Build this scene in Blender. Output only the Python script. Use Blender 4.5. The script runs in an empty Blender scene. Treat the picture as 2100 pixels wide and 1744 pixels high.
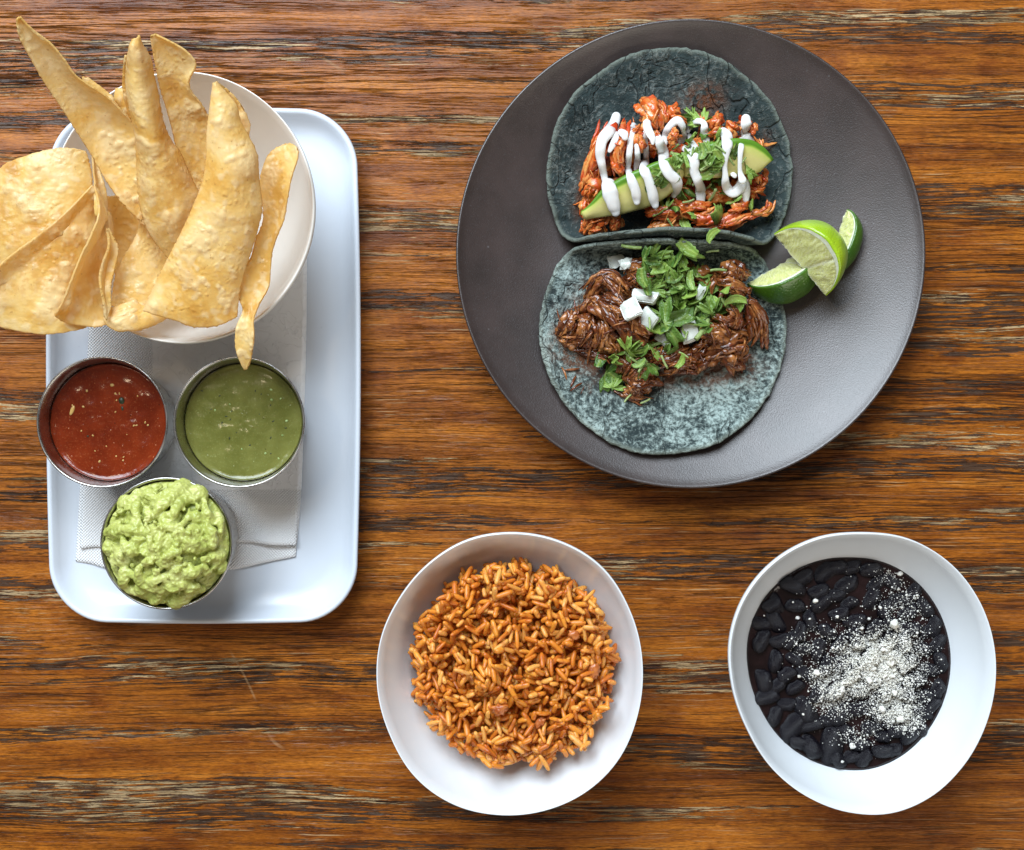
import bpy, bmesh, math, random
from math import sin, cos, pi, sqrt, radians, exp, hypot
from mathutils import Vector, Matrix, Euler, noise as mn
from mathutils.bvhtree import BVHTree

random.seed(7)
scene = bpy.context.scene
COL = scene.collection

# ------------------------------------------------------------------ camera, world, lights
D = 0.75                        # camera height above the table
cam = bpy.data.cameras.new('camera')
cam.sensor_width = 36.0
cam.lens = 36.0 * D / 0.59
cam.clip_start, cam.clip_end = 0.01, 50
cam_o = bpy.data.objects.new('camera', cam)
cam_o.location = (0, 0, D)
COL.objects.link(cam_o)
scene.camera = cam_o

world = bpy.data.worlds.new('World')
scene.world = world
world.use_nodes = True
bg = world.node_tree.nodes['Background']
bg.inputs[0].default_value = (1.0, 0.93, 0.86, 1)
bg.inputs[1].default_value = 0.12


def area(name, loc, target, sx, sy, power, col):
    l = bpy.data.lights.new(name, 'AREA')
    l.shape = 'RECTANGLE'
    l.size, l.size_y, l.energy, l.color = sx, sy, power, col
    o = bpy.data.objects.new(name, l)
    o.location = loc
    o.rotation_euler = (Vector(target) - Vector(loc)).to_track_quat('-Z', 'Y').to_euler()
    COL.objects.link(o)
    return o


area('window_light', (-0.50, 1.22, 1.50), (0.0, 0.0, 0), 1.5, 1.2, 78, (0.79, 0.90, 1.0))
area('fill_light', (0.9, -1.5, 1.0), (0, 0, 0), 1.6, 1.0, 13, (1.0, 0.90, 0.78))  # added soft fill, no visible source; brightens sides turned from the window
lamp = bpy.data.lights.new('ceiling_lamp', 'POINT')
lamp.energy, lamp.color, lamp.shadow_soft_size = 4.0, (1.0, 0.78, 0.5), 0.04
lamp_o = bpy.data.objects.new('ceiling_lamp', lamp)
lamp_o.location = (-0.55, 0.35, 1.5)
COL.objects.link(lamp_o)

vs = scene.view_settings
vs.view_transform, vs.look, vs.exposure, vs.gamma = 'Standard', 'None', 0.08, 1.0
vs.use_curve_mapping = False

# ------------------------------------------------------------------ helpers: places
S = 0.59 / 2100                 # metres per unit of the layout drawing, on the table


def P(x, y, z=0.0):             # layout drawing (2100 x 1744) -> table coordinates at height z
    k = (D - z) / D * S
    return Vector(((x - 1050) * k, (872 - y) * k, z))


def Z1(x, y): return (x * .44104, y * .44105)
def Z3(x, y): return (1102.3 + .26855 * x, 92.3 + .26855 * y)
def Z4(x, y): return (1076.7 + .34180 * x, 461.4 + .34180 * y)
def Z6(x, y): return (1476.6 + .3528 * x, 1076.7 + .3528 * y)
def ZL(x, y): return (1538.1 + .13227 * x, 410.2 + .13227 * y)


def nz(x, y=0.0, z=0.0): return mn.noise(Vector((x, y, z)))
def clamp(v, a=0.0, b=1.0): return max(a, min(b, v))
def lerp(a, b, t): return a + (b - a) * t


def sstep(a, b, x):
    t = clamp((x - a) / (b - a))
    return t * t * (3 - 2 * t)


# ------------------------------------------------------------------ helpers: meshes
RAW = {}


def mesh_data(name, V, F, attrs=None, smooth=True):
    me = bpy.data.meshes.new(name)
    me.from_pydata([tuple(v) for v in V], [], F)
    if smooth:
        me.polygons.foreach_set('use_smooth', [True] * len(me.polygons))
    for k, vals in (attrs or {}).items():
        a = me.attributes.new(k, 'FLOAT', 'POINT')
        a.data.foreach_set('value', [float(q) for q in vals])
    me.update()
    return me


def obj(name, V, F, mat, parent=None, attrs=None, smooth=True, **props):
    """one mesh object out of world-space vertices; origin at its base"""
    xs = [v[0] for v in V]; ys = [v[1] for v in V]; zs = [v[2] for v in V]
    org = Vector(((min(xs) + max(xs)) / 2, (min(ys) + max(ys)) / 2, min(zs)))
    me = mesh_data(name, [Vector(v) - org for v in V], F, attrs, smooth)
    me.materials.append(mat)
    o = bpy.data.objects.new(name, me)
    COL.objects.link(o)
    if parent:
        o.parent = parent
        o.location = org - PLOC[parent.name]
    else:
        o.location = org
    PLOC[o.name] = org
    RAW[o.name] = ([Vector(v) for v in V], F)
    for k, v in props.items():
        o[k] = v
    return o


PLOC = {}


def thing(name, loc, label, category, group=None):
    o = bpy.data.objects.new(name, None)
    o.empty_display_size = 0.01
    o.location = loc
    COL.objects.link(o)
    PLOC[o.name] = Vector(loc)
    o['label'], o['category'] = label, category
    if group:
        o['group'] = group
    return o


def place(name, me, M, label, category, group=None):
    """a top-level copy that shares mesh data"""
    o = bpy.data.objects.new(name, me)
    o.matrix_world = M
    COL.objects.link(o)
    o['label'], o['category'] = label, category
    if group:
        o['group'] = group
    return o


def bvh(objs):
    V, F = [], []
    for o in objs:
        v, f = RAW[o.name]
        b = len(V)
        V += v
        F += [tuple(i + b for i in q) for q in f]
    return BVHTree.FromPolygons(V, F)


def drop(tree, x, y, default=0.0):
    h = tree.ray_cast(Vector((x, y, 0.5)), Vector((0, 0, -1)))
    return (h[0].z, h[1]) if h[0] is not None else (default, Vector((0, 0, 1)))


def catmull(pts, n):
    """arc-length resampled Catmull-Rom through tuples of any size"""
    p = [list(map(float, q)) for q in pts]
    k = len(p[0])
    fine = []
    m = len(p)
    for i in range(m - 1):
        p0, p1, p2, p3 = p[max(i - 1, 0)], p[i], p[i + 1], p[min(i + 2, m - 1)]
        for s in range(12):
            t = s / 12
            fine.append([.5 * (2 * p1[c] + (p2[c] - p0[c]) * t + (2 * p0[c] - 5 * p1[c] + 4 * p2[c] - p3[c]) * t * t
                               + (3 * p1[c] - p0[c] - 3 * p2[c] + p3[c]) * t ** 3) for c in range(k)])
    fine.append(p[-1])
    L = [0.0]
    for a, b in zip(fine, fine[1:]):
        L.append(L[-1] + sqrt(sum((a[c] - b[c]) ** 2 for c in range(min(3, k)))))
    out, j = [], 0
    for i in range(n):
        d = L[-1] * i / (n - 1)
        while j < len(L) - 2 and L[j + 1] < d:
            j += 1
        t = (d - L[j]) / max(L[j + 1] - L[j], 1e-12)
        out.append([lerp(fine[j][c], fine[j + 1][c], clamp(t)) for c in range(k)])
    return out


def coons(L, R, T=None, B=None, nu=20, nv=50):
    Lc = [Vector(q) for q in catmull(L, nv)]
    Rc = [Vector(q) for q in catmull(R, nv)]
    Tc = [Vector(q) for q in catmull([L[0]] + list(T or []) + [R[0]], nu)]
    Bc = [Vector(q) for q in catmull([L[-1]] + list(B or []) + [R[-1]], nu)]
    G = []
    for j in range(nv):
        v = j / (nv - 1)
        row = []
        for i in range(nu):
            u = i / (nu - 1)
            q = Lc[j] * (1 - u) + Rc[j] * u + Tc[i] * (1 - v) + Bc[i] * v
            q -= Lc[0] * (1 - u) * (1 - v) + Rc[0] * u * (1 - v) + Lc[-1] * (1 - u) * v + Rc[-1] * u * v
            row.append(q)
        G.append(row)
    return G


def grid_normals(G):
    nv, nu = len(G), len(G[0])
    N = []
    for j in range(nv):
        row = []
        for i in range(nu):
            du = G[j][min(i + 1, nu - 1)] - G[j][max(i - 1, 0)]
            dv = G[min(j + 1, nv - 1)][i] - G[max(j - 1, 0)][i]
            n = dv.cross(du)
            row.append(n.normalized() if n.length > 1e-14 else Vector((0, 0, 1)))
        N.append(row)
    for i in range(nu):
        N[0][i] = N[1][i]; N[-1][i] = N[-2][i]
    return N


def solid_sheet(G, t, flip=1.0, edge=0.45):
    """closed slab of thickness t(u,v)|const round a grid, rounded at its edge. Returns V,F,(nu,nv)"""
    nv, nu = len(G), len(G[0])
    N = grid_normals(G)
    V, F = [], []
    for side in (1, -1):
        for j in range(nv):
            for i in range(nu):
                b = i in (0, nu - 1) or j in (0, nv - 1)
                th = (t(i / (nu - 1), j / (nv - 1)) if callable(t) else t) * (edge if b else 1) * .5
                V.append(G[j][i] + N[j][i] * th * side * flip)
    o = nu * nv
    for j in range(nv - 1):
        for i in range(nu - 1):
            a, b, c, d = j * nu + i, j * nu + i + 1, (j + 1) * nu + i + 1, (j + 1) * nu + i
            F.append((a, d, c, b) if flip > 0 else (a, b, c, d))
            F.append((o + a, o + b, o + c, o + d) if flip > 0 else (o + a, o + d, o + c, o + b))
    loop = [i for i in range(nu)] + [j * nu + nu - 1 for j in range(1, nv)] + \
           [(nv - 1) * nu + i for i in range(nu - 2, -1, -1)] + [j * nu for j in range(nv - 2, 0, -1)]
    for a, b in zip(loop, loop[1:] + loop[:1]):
        F.append((a, b, o + b, o + a) if flip > 0 else (a, o + a, o + b, b))
    return V, F


def lathe(prof, c, n=96, rad=None):
    """closed surface of revolution; prof = [(r, z)], rad(theta, r, z) scales the radius"""
    V, F = [], []
    rows = []
    for r, z in prof:
        if r < 1e-6:
            V.append(Vector((c[0], c[1], c[2] + z)))
            rows.append([len(V) - 1] * n)
            continue
        row = []
        for k in range(n):
            a = 2 * pi * k / n
            q = r * (rad(a, r, z) if rad else 1)
            V.append(Vector((c[0] + q * cos(a), c[1] + q * sin(a), c[2] + z)))
            row.append(len(V) - 1)
        rows.append(row)
    for a, b in zip(rows, rows[1:]):
        for k in range(n):
            q = [a[k], a[(k + 1) % n], b[(k + 1) % n], b[k]]
            q2 = []
            for i in q:
                if i not in q2:
                    q2.append(i)
            if len(q2) > 2:
                F.append(tuple(q2))
    return V, F


def smooth_profile(pts, n):
    return [(max(q[0], 0.0), q[1]) for q in catmull(pts, n)]


def sweep(path, radii, m=14, flat=1.0, prof=None, up=Vector((0, 0, 1)), cap=True):
    """tube through path; prof(a, t) multiplies the radius; flat squashes along up"""
    n = len(path)
    V, F = [], []
    ang = []
    for i in range(n):
        d = (path[min(i + 1, n - 1)] - path[max(i - 1, 0)])
        d = d.normalized() if d.length > 1e-9 else Vector((1, 0, 0))
        s = d.cross(up)
        s = s.normalized() if s.length > 1e-6 else Vector((1, 0, 0))
        w = s.cross(d).normalized()
        for k in range(m):
            a = 2 * pi * k / m
            r = radii[i] * (prof(a, i / (n - 1)) if prof else 1)
            V.append(path[i] + s * cos(a) * r + w * sin(a) * r * flat)
            ang.append((a, i / (n - 1)))
    for i in range(n - 1):
        for k in range(m):
            F.append((i * m + k, i * m + (k + 1) % m, (i + 1) * m + (k + 1) % m, (i + 1) * m + k))
    if cap:
        F.append(tuple(range(m - 1, -1, -1)))
        F.append(tuple((n - 1) * m + k for k in range(m)))
    return V, F, ang


def ico(sub=1):
    bm = bmesh.new()
    bmesh.ops.create_icosphere(bm, subdivisions=sub, radius=1.0)
    V = [v.co.copy() for v in bm.verts]
    F = [tuple(v.index for v in f.verts) for f in bm.faces]
    bm.free()
    return V, F


def join(parts):
    V, F = [], []
    for v, f in parts:
        b = len(V)
        V += v
        F += [tuple(i + b for i in q) for q in f]
    return V, F


def remesh(V, F, voxel, smooth_it=0):
    me = mesh_data('tmp', V, F)
    o = bpy.data.objects.new('tmp', me)
    COL.objects.link(o)
    m = o.modifiers.new('r', 'REMESH')
    m.mode, m.voxel_size = 'VOXEL', voxel
    if smooth_it:
        s = o.modifiers.new('s', 'SMOOTH')
        s.factor, s.iterations = 0.5, smooth_it
    dg = bpy.context.evaluated_depsgraph_get()
    ev = o.evaluated_get(dg)
    em = ev.to_mesh()
    V2 = [v.co.copy() for v in em.vertices]
    F2 = [tuple(p.vertices) for p in em.polygons]
    ev.to_mesh_clear()
    bpy.data.objects.remove(o)
    bpy.data.meshes.remove(me)
    return V2, F2


# ------------------------------------------------------------------ helpers: materials
class Mat:
    def __init__(s, name):
        s.m = bpy.data.materials.new(name)
        s.m.use_nodes = True
        s.t = s.m.node_tree
        s.t.nodes.clear()
        s.out = s.t.nodes.new('ShaderNodeOutputMaterial')
        s.tc = s.t.nodes.new('ShaderNodeTexCoord')
        s.obj = s.tc.outputs['Object']

    def put(s, sock, v):
        if isinstance(v, bpy.types.NodeSocket):
            s.t.links.new(v, sock)
        elif v is not None:
            if sock.type == 'RGBA' and len(v) == 3:
                v = (*v, 1)
            sock.default_value = v

    def node(s, ty, ins=None, **pr):
        n = s.t.nodes.new('ShaderNode' + ty)
        for k, v in pr.items():
            setattr(n, k, v)
        for k, v in (ins or {}).items():
            s.put(n.inputs[k], v)
        return n

    def sc(s, vec, x, y, z, loc=(0, 0, 0)):
        n = s.node('Mapping', {'Vector': vec})
        n.inputs['Scale'].default_value = (x, y, z)
        n.inputs['Location'].default_value = loc
        return n.outputs[0]

    def noise(s, vec, scale=1.0, detail=3.0, rough=.5, dist=0.0):
        return s.node('TexNoise', {'Vector': vec, 'Scale': scale, 'Detail': detail, 'Roughness': rough, 'Distortion': dist}).outputs[0]

    def noisec(s, vec, scale=1.0, detail=3.0):
        return s.node('TexNoise', {'Vector': vec, 'Scale': scale, 'Detail': detail}).outputs[1]

    def voro(s, vec, scale=1.0, feature='F1', rnd=1.0, out=0):
        return s.node('TexVoronoi', {'Vector': vec, 'Scale': scale, 'Randomness': rnd}, feature=feature).outputs[out]

    def ramp(s, f, stops, interp='LINEAR'):
        n = s.node('ValToRGB', {'Fac': f})
        n.color_ramp.interpolation = interp
        e = n.color_ramp.elements
        while len(e) < len(stops):
            e.new(0.5)
        for q, (p, c) in zip(e, stops):
            q.position = p
            q.color = (*c, 1) if len(c) == 3 else c
        return n.outputs[0]

    def mix(s, f, a, b, mode='MIX'):
        n = s.t.nodes.new('ShaderNodeMix')
        n.data_type, n.blend_type = 'RGBA', mode
        s.put(n.inputs[0], f); s.put(n.inputs[6], a); s.put(n.inputs[7], b)
        return n.outputs[2]

    def math(s, op, a, b=0.0, c=0.0):
        n = s.t.nodes.new('ShaderNodeMath')
        n.operation = op
        s.put(n.inputs[0], a); s.put(n.inputs[1], b); s.put(n.inputs[2], c)
        return n.outputs[0]

    def step(s, f, lo, hi, a=0.0, b=1.0):
        n = s.node('MapRange', {'Value': f, 'From Min': lo, 'From Max': hi, 'To Min': a, 'To Max': b}, interpolation_type='SMOOTHSTEP')
        return n.outputs[0]

    def attr(s, name):
        return s.node('Attribute', attribute_name=name).outputs['Fac']

    def bump(s, h, strength=.5, dist=.001, normal=None):
        n = s.node('Bump', {'Height': h, 'Strength': strength, 'Distance': dist})
        if normal is not None:
            s.put(n.inputs['Normal'], normal)
        return n.outputs[0]

    def vadd(s, a, b, k=1.0):
        sub = s.node('VectorMath', {0: b, 1: (.5, .5, .5)}, operation='SUBTRACT').outputs[0]
        sc = s.node('VectorMath', {0: sub, 'Scale': k}, operation='SCALE').outputs[0]
        return s.node('VectorMath', {0: a, 1: sc}, operation='ADD').outputs[0]

    def done(s, color, rough=.5, normal=None, sss=0.0, sssr=(1, .5, .25), sscale=.003, transl=None, tcol=None, **extra):
        p = s.node('BsdfPrincipled', {'Base Color': color, 'Roughness': rough})
        if normal is not None:
            s.put(p.inputs['Normal'], normal)
        if sss:
            p.inputs['Subsurface Weight'].default_value = sss
            p.inputs['Subsurface Radius'].default_value = sssr
            p.inputs['Subsurface Scale'].default_value = sscale
        for k, v in extra.items():
            s.put(p.inputs[k.replace('_', ' ')], v)
        sh = p.outputs[0]
        if transl:
            t = s.node('BsdfTranslucent', {'Color': tcol if tcol is not None else color})
            mx = s.node('MixShader', {0: transl, 1: sh, 2: t.outputs[0]})
            sh = mx.outputs[0]
        s.t.links.new(sh, s.out.inputs['Surface'])
        return s.m


def mat_wood():
    m = Mat('stained_wood')
    o = m.obj
    wl = m.noise(m.sc(o, 2.2, 7, 1), 1, 3, .55)
    wf = m.noise(m.sc(o, 22, 60, 1), 1, 2, .5)
    sep = m.node('SeparateXYZ', {0: o})
    y = m.math('ADD', sep.outputs[1], m.math('ADD', m.math('MULTIPLY', m.math('SUBTRACT', wl, .5), .018), m.math('MULTIPLY', m.math('SUBTRACT', wf, .5), .0022)))
    v = m.node('CombineXYZ', {0: sep.outputs[0], 1: y, 2: 0.0}).outputs[0]
    # stained body of the wood
    tone = m.noise(m.sc(v, 4, 80, 1), 1, 6, .7)
    base = m.ramp(tone, [(.28, (.108, .026, .003)), (.42, (.24, .069, .006)), (.56, (.39, .124, .011)), (.74, (.52, .190, .024))])
    blot = m.noise(m.sc(o, 28, 60, 1), 1, 5, .65)
    base = m.mix(m.step(blot, .45, .7), base, m.mix(1.0, base, (.62, .52, .5), 'MULTIPLY'))
    fib = m.noise(m.sc(o, 230, 1500, 1), 1, 4, .65)
    fibm = m.ramp(fib, [(.3, (.50, .45, .42)), (.7, (1.3, 1.28, 1.22))])
    base = m.mix(1.0, base, fibm, 'MULTIPLY')
    # worn bands of slivers: dark slate, then pale undercoat
    band = m.noise(m.sc(v, 2.2, 52, 1, (3, 1, 0)), 1, 3, .55)
    bandm = m.step(band, .45, .58)
    sl = m.noise(m.sc(v, 36, 720, 1), 1, 5, .65)
    thr = m.math('SUBTRACT', .80, m.math('MULTIPLY', bandm, .31))
    dark = m.step(m.math('SUBTRACT', sl, thr), -.006, .016)
    sl2 = m.noise(m.sc(v, 34, 680, 1, (7, 3, 0)), 1, 5, .7)
    pband = m.noise(m.sc(v, 3.6, 44, 1, (1, 9, 0)), 1, 3, .5)
    thr2 = m.math('SUBTRACT', .86, m.math('MULTIPLY', m.math('MULTIPLY', m.step(pband, .40, .58), m.step(band, .41, .56)), .355))
    pale = m.step(m.math('SUBTRACT', sl2, thr2), -.004, .02)
    dcol = m.ramp(m.noise(m.sc(v, 30, 500, 1), 1, 2), [(.35, (.018, .011, .008)), (.65, (.068, .046, .032))])
    pcol = m.ramp(m.noise(m.sc(v, 12, 90, 1, (2, 2, 0)), 1, 2), [(.35, (.26, .165, .075)), (.65, (.56, .40, .215))])
    col = m.mix(m.math('MULTIPLY', dark, .9), base, dcol)
    col = m.mix(m.math('MULTIPLY', pale, .92), col, pcol)
    # fine pores all over, dark and pale
    po = m.noise(m.sc(v, 30, 1150, 1, (5, 2, 0)), 1, 4, .65)
    pm = m.step(m.noise(m.sc(v, 5, 70, 1, (6, 6, 0)), 1, 3), .35, .6)
    pore = m.math('MULTIPLY', m.step(po, .54, .62), m.math('ADD', .25, m.math('MULTIPLY', pm, .75)))
    col = m.mix(m.math('MULTIPLY', pore, .5), col, (.030, .013, .006))
    po2 = m.noise(m.sc(v, 22, 950, 1, (2, 8, 0)), 1, 4, .65)
    line = m.math('MULTIPLY', m.step(po2, .60, .65), m.math('MULTIPLY', m.step(m.noise(m.sc(v, 4, 50, 1, (9, 3, 0)), 1, 2), .42, .6), .85))
    col = m.mix(line, col, (.44, .29, .15))
    # scratches and dark nicks
    wv = m.node('TexWave', {'Vector': m.sc(m.vadd(o, m.noisec(o, 5, 2), .05), 1, 1, 1), 'Scale': 3.2, 'Distortion': 3.0, 'Detail': 2.0, 'Detail Scale': 1.5}, bands_direction='DIAGONAL').outputs[1]
    scr = m.math('MULTIPLY', m.step(wv, .9995, 1.0), m.step(m.noise(o, 17, 2), .60, .66))
    col = m.mix(m.math('MULTIPLY', scr, .5), col, (.42, .24, .11))
    nick = m.step(m.noise(m.sc(o, 70, 75, 1), 1, 1), .86, .9)
    col = m.mix(m.math('MULTIPLY', nick, .7), col, (.02, .009, .004))
    # long open grooves
    g = m.noise(m.sc(v, 7, 330, 1, (4, 4, 0)), 1, 3, .5)
    gro = m.step(m.math('ABSOLUTE', m.math('SUBTRACT', g, .5)), .0, .03, 1.0, 0.0)
    gm = m.step(m.noise(m.sc(v, 2.5, 26, 1, (8, 1, 0)), 1, 2), .42, .6)
    gro = m.math('MULTIPLY', gro, gm)
    col = m.mix(m.math('MULTIPLY', gro, .72), col, (.022, .012, .009))
    h = m.math('SUBTRACT', m.math('MULTIPLY', fib, .10), m.math('MULTIPLY', gro, .9))
    h = m.math('SUBTRACT', h, m.math('MULTIPLY', dark, .35))
    h = m.math('ADD', h, m.math('MULTIPLY', pale, .15))
    h = m.math('SUBTRACT', h, m.math('MULTIPLY', pore, .30))
    n = m.bump(h, .9, .0012)
    rough = m.math('ADD', m.math('MULTIPLY', fib, .2), .26)
    return m.done(col, rough, n, Specular_IOR_Level=.30)


def mat_ceramic(name, col, rough=.22, coat=.3, wob=.0006):
    m = Mat(name)
    b = m.noise(m.obj, 45, 2)
    f = m.noise(m.obj, 300, 2)
    smear = m.step(m.noise(m.sc(m.obj, 30, 60, 40), 1, 4), .62, .8)
    c = m.mix(m.math('MULTIPLY', smear, .10), col, (col[0] * .78, col[1] * .77, col[2] * .75))
    n = m.bump(b, .25, wob)
    return m.done(c, m.math('ADD', rough - .06, m.math('MULTIPLY', f, .14)), n, Coat_Weight=coat, Coat_Roughness=.12)


def mat_stoneware():
    m = Mat('dark_stoneware')
    sp = m.noise(m.obj, 1500, 2, .6)
    cl = m.noise(m.obj, 35, 4, .6)
    c = m.ramp(cl, [(.3, (.022, .0130, .0110)), (.7, (.046, .0290, .0260))])
    c = m.mix(m.step(sp, .58, .75), c, (.055, .050, .052))
    dust = m.step(m.voro(m.obj, 130), .10, .05)
    c = m.mix(m.math('MULTIPLY', m.math('MULTIPLY', dust, m.step(cl, .5, .62)), .5), c, (.16, .155, .16))
    n = m.bump(sp, .45, .00028)
    return m.done(c, .40, n, Specular_IOR_Level=1.0)


def mat_steel():
    m = Mat('brushed_steel')
    st = m.noise(m.sc(m.obj, 60, 60, 2600), 1, 2)
    sm = m.noise(m.obj, 120, 3)
    n = m.bump(st, .15, .0002)
    return m.done(m.ramp(sm, [(.3, (.40, .385, .365)), (.7, (.56, .55, .53))]), m.math('ADD', .17, m.math('MULTIPLY', sm, .22)), n, Metallic=1.0)


def mat_chip():
    m = Mat('fried_tortilla')
    o = m.obj
    inf = m.node('ObjectInfo').outputs['Random']
    ov = m.node('VectorMath', {0: o, 1: m.node('CombineXYZ', {0: inf, 1: inf, 2: 0.0}).outputs[0]}, operation='ADD').outputs[0]
    a = m.noise(ov, 38, 4, .6, .3)
    c = m.ramp(a, [(.29, (.60, .31, .055)), (.41, (.80, .52, .135)), (.53, (.90, .68, .25)), (.68, (.94, .80, .42))])
    bl = m.attr('blister')
    c = m.mix(m.step(bl, .08, .75, 0, .6), c, (.95, .82, .47))  # pale highlight on the blister tops, painted into the colour
    ed = m.attr('edge')
    c = m.mix(m.math('MULTIPLY', ed, .5), c, (.76, .50, .17))
    toast = m.math('MULTIPLY', m.step(m.noise(ov, 22, 3), .52, .68), m.step(m.noise(ov, 240, 3, .7), .38, .62))
    c = m.mix(m.math('MULTIPLY', toast, .45), c, (.58, .29, .06))
    s = m.step(m.noise(ov, 420, 2), .68, .74)
    c = m.mix(m.math('MULTIPLY', s, .45), c, (.25, .11, .03))
    fl = m.noise(ov, 700, 3)
    wv = m.vadd(ov, m.noisec(ov, 150, 2), .004)
    bub = m.math('MULTIPLY', m.step(m.voro(wv, 330), .55, .0), m.step(m.noise(ov, 55, 2), .45, .62))
    bub2 = m.math('MULTIPLY', m.step(m.voro(wv, 150), .5, .0), m.step(m.noise(m.sc(ov, 1, 1, 1, (.5, .2, .1)), 45, 2), .5, .62))
    c = m.mix(m.math('MULTIPLY', bub2, .35), c, (.86, .74, .46))
    pit = m.noise(ov, 1300, 2)
    h = m.math('ADD', m.math('MULTIPLY', fl, .5), m.math('ADD', bub, m.math('MULTIPLY', bub2, 1.6)))
    h = m.math('ADD', h, m.math('MULTIPLY', pit, .25))
    n = m.bump(h, .5, .0007)
    return m.done(c, m.step(m.noise(ov, 90, 2), .3, .7, .24, .42), n, transl=.38, tcol=(1.0, .66, .20), Specular_IOR_Level=.4)


def mat_tortilla(name, bias, light):
    m = Mat(name)
    o = m.obj
    w = m.vadd(o, m.noisec(o, 60, 2), .008)
    big = m.noise(w, 38, 4, .65)
    fine = m.noise(w, 420, 4, .7)
    k = m.math('ADD', m.math('MULTIPLY', big, .60), m.math('MULTIPLY', fine, 1.0))
    f = m.step(k, bias - .07, bias + .22)
    c = m.mix(f, m.ramp(big, [(.3, (.014, .025, .026)), (.7, (.036, .056, .055))]), light)
    ed = m.attr('edge')
    c = m.mix(m.math('MULTIPLY', ed, .55), c, (.25, .285, .235))
    st = m.math('MULTIPLY', m.attr('stain'), m.step(m.noise(o, 160, 4, .7), .35, .6))
    c = m.mix(m.math('MULTIPLY', st, .85), c, (.16, .045, .008))
    cr = m.noise(m.sc(w, 60, 26, 40), 1, 2, .5, .4)
    crease = m.step(m.math('ABSOLUTE', m.math('SUBTRACT', cr, .5)), 0, .018, 1, 0)
    crease = m.math('MULTIPLY', crease, m.step(m.noise(o, 28, 2), .42, .52))
    cr2 = m.noise(m.sc(w, 22, 95, 60), 1, 2, .5, .6)
    crease = m.math('MAXIMUM', crease, m.math('MULTIPLY', m.step(m.math('ABSOLUTE', m.math('SUBTRACT', cr2, .5)), 0, .02, 1, 0), m.step(m.noise(m.sc(o, 1, 1, 1, (.3, .6, 0)), 34, 2), .5, .58)))
    c = m.mix(m.math('MULTIPLY', crease, .6), c, (.014, .022, .024))
    h = m.math('SUBTRACT', m.math('ADD', fine, m.math('MULTIPLY', f, .5)), m.math('MULTIPLY', crease, 1.2))
    n = m.bump(h, .85, .0012)
    rough = m.math('SUBTRACT', .78, m.math('MULTIPLY', st, .5))
    return m.done(c, rough, n, Specular_IOR_Level=.3)


def mat_meat(name, lo, mid, hi, sauce, rough):
    m = Mat(name)
    o = m.obj
    f = m.attr('fibre')
    inf = m.node('ObjectInfo').outputs['Random']
    a = m.noise(o, 130, 4, .65)
    k = m.math('ADD', m.math('MULTIPLY', f, .6), m.math('MULTIPLY', a, .55))
    k = m.math('ADD', k, m.math('MULTIPLY', m.math('SUBTRACT', inf, .5), .12))
    c = m.ramp(k, [(.22, lo), (.50, mid), (.85, hi)])
    s = m.step(m.noise(o, 75, 3, .6, .4), .48, .62)
    c = m.mix(m.math('MULTIPLY', s, .75), c, sauce)
    sp = m.step(m.noise(o, 900, 2), .64, .72)
    c = m.mix(m.math('MULTIPLY', sp, .4), c, (sauce[0] * .4, sauce[1] * .3, sauce[2] * .3))
    h = m.math('ADD', m.math('MULTIPLY', f, .8), m.math('MULTIPLY', m.noise(o, 800, 3), .35))
    n = m.bump(h, .6, .0008)
    return m.done(c, m.step(a, .3, .7, rough - .08, rough + .18), n, sss=.12, sssr=(1, .35, .15), sscale=.002, Specular_IOR_Level=.6, Coat_Weight=.22, Coat_Roughness=.15)


def mat_simple(name, c1, c2, scale, rough, bscale=None, bdist=.0004, sss=0, sssr=(1, 1, .7), sscale=.003, transl=None, tcol=None, bstr=.5, detail=3, **ex):
    m = Mat(name)
    inf = m.node('ObjectInfo').outputs['Random']
    ov = m.node('VectorMath', {0: m.obj, 1: m.node('CombineXYZ', {0: inf, 1: inf, 2: inf}).outputs[0]}, operation='ADD').outputs[0]
    a = m.noise(ov, scale, detail, .6)
    c = m.ramp(a, [(.32, c1), (.68, c2)])
    n = m.bump(m.noise(ov, bscale, 3), bstr, bdist) if bscale else None
    return m.done(c, rough, n, sss=sss, sssr=sssr, sscale=sscale, transl=transl, tcol=tcol, **ex)


def mat_salsa(name, c1, c2, seed, seedcol, darkc, rough=.12):
    m = Mat(name)
    o = m.obj
    a = m.noise(o, 60, 4, .6)
    c = m.ramp(a, [(.3, c1), (.7, c2)])
    fine = m.noise(o, 900, 3, .7)
    c = m.mix(m.math('MULTIPLY', m.step(fine, .55, .75), .35), c, seedcol)
    sd = m.step(m.voro(o, seed), .14, .07)
    sd = m.math('MULTIPLY', sd, m.step(m.noise(o, 300, 2), .5, .58))
    c = m.mix(m.math('MULTIPLY', sd, .7), c, seedcol)
    dk = m.math('MULTIPLY', m.step(m.voro(m.sc(o, 1, 1, 1, (.3, .2, 0)), seed * .8), .10, .06), m.step(m.noise(o, 200, 2), .55, .6))
    c = m.mix(m.math('MULTIPLY', dk, .85), c, darkc)
    foam = m.math('MULTIPLY', m.step(m.noise(o, 95, 3), .70, .78), m.step(m.noise(o, 900, 2), .42, .6))
    c = m.mix(m.math('MULTIPLY', foam, .5), c, seedcol)
    h = m.math('ADD', m.math('MULTIPLY', m.noise(o, 110, 3), 1.0), m.math('ADD', m.math('MULTIPLY', sd, .5), m.math('MULTIPLY', fine, .10)))
    return m.done(c, rough, m.bump(h, .35, .0010), sss=.15, sscale=.003, Specular_IOR_Level=.5)


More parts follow.
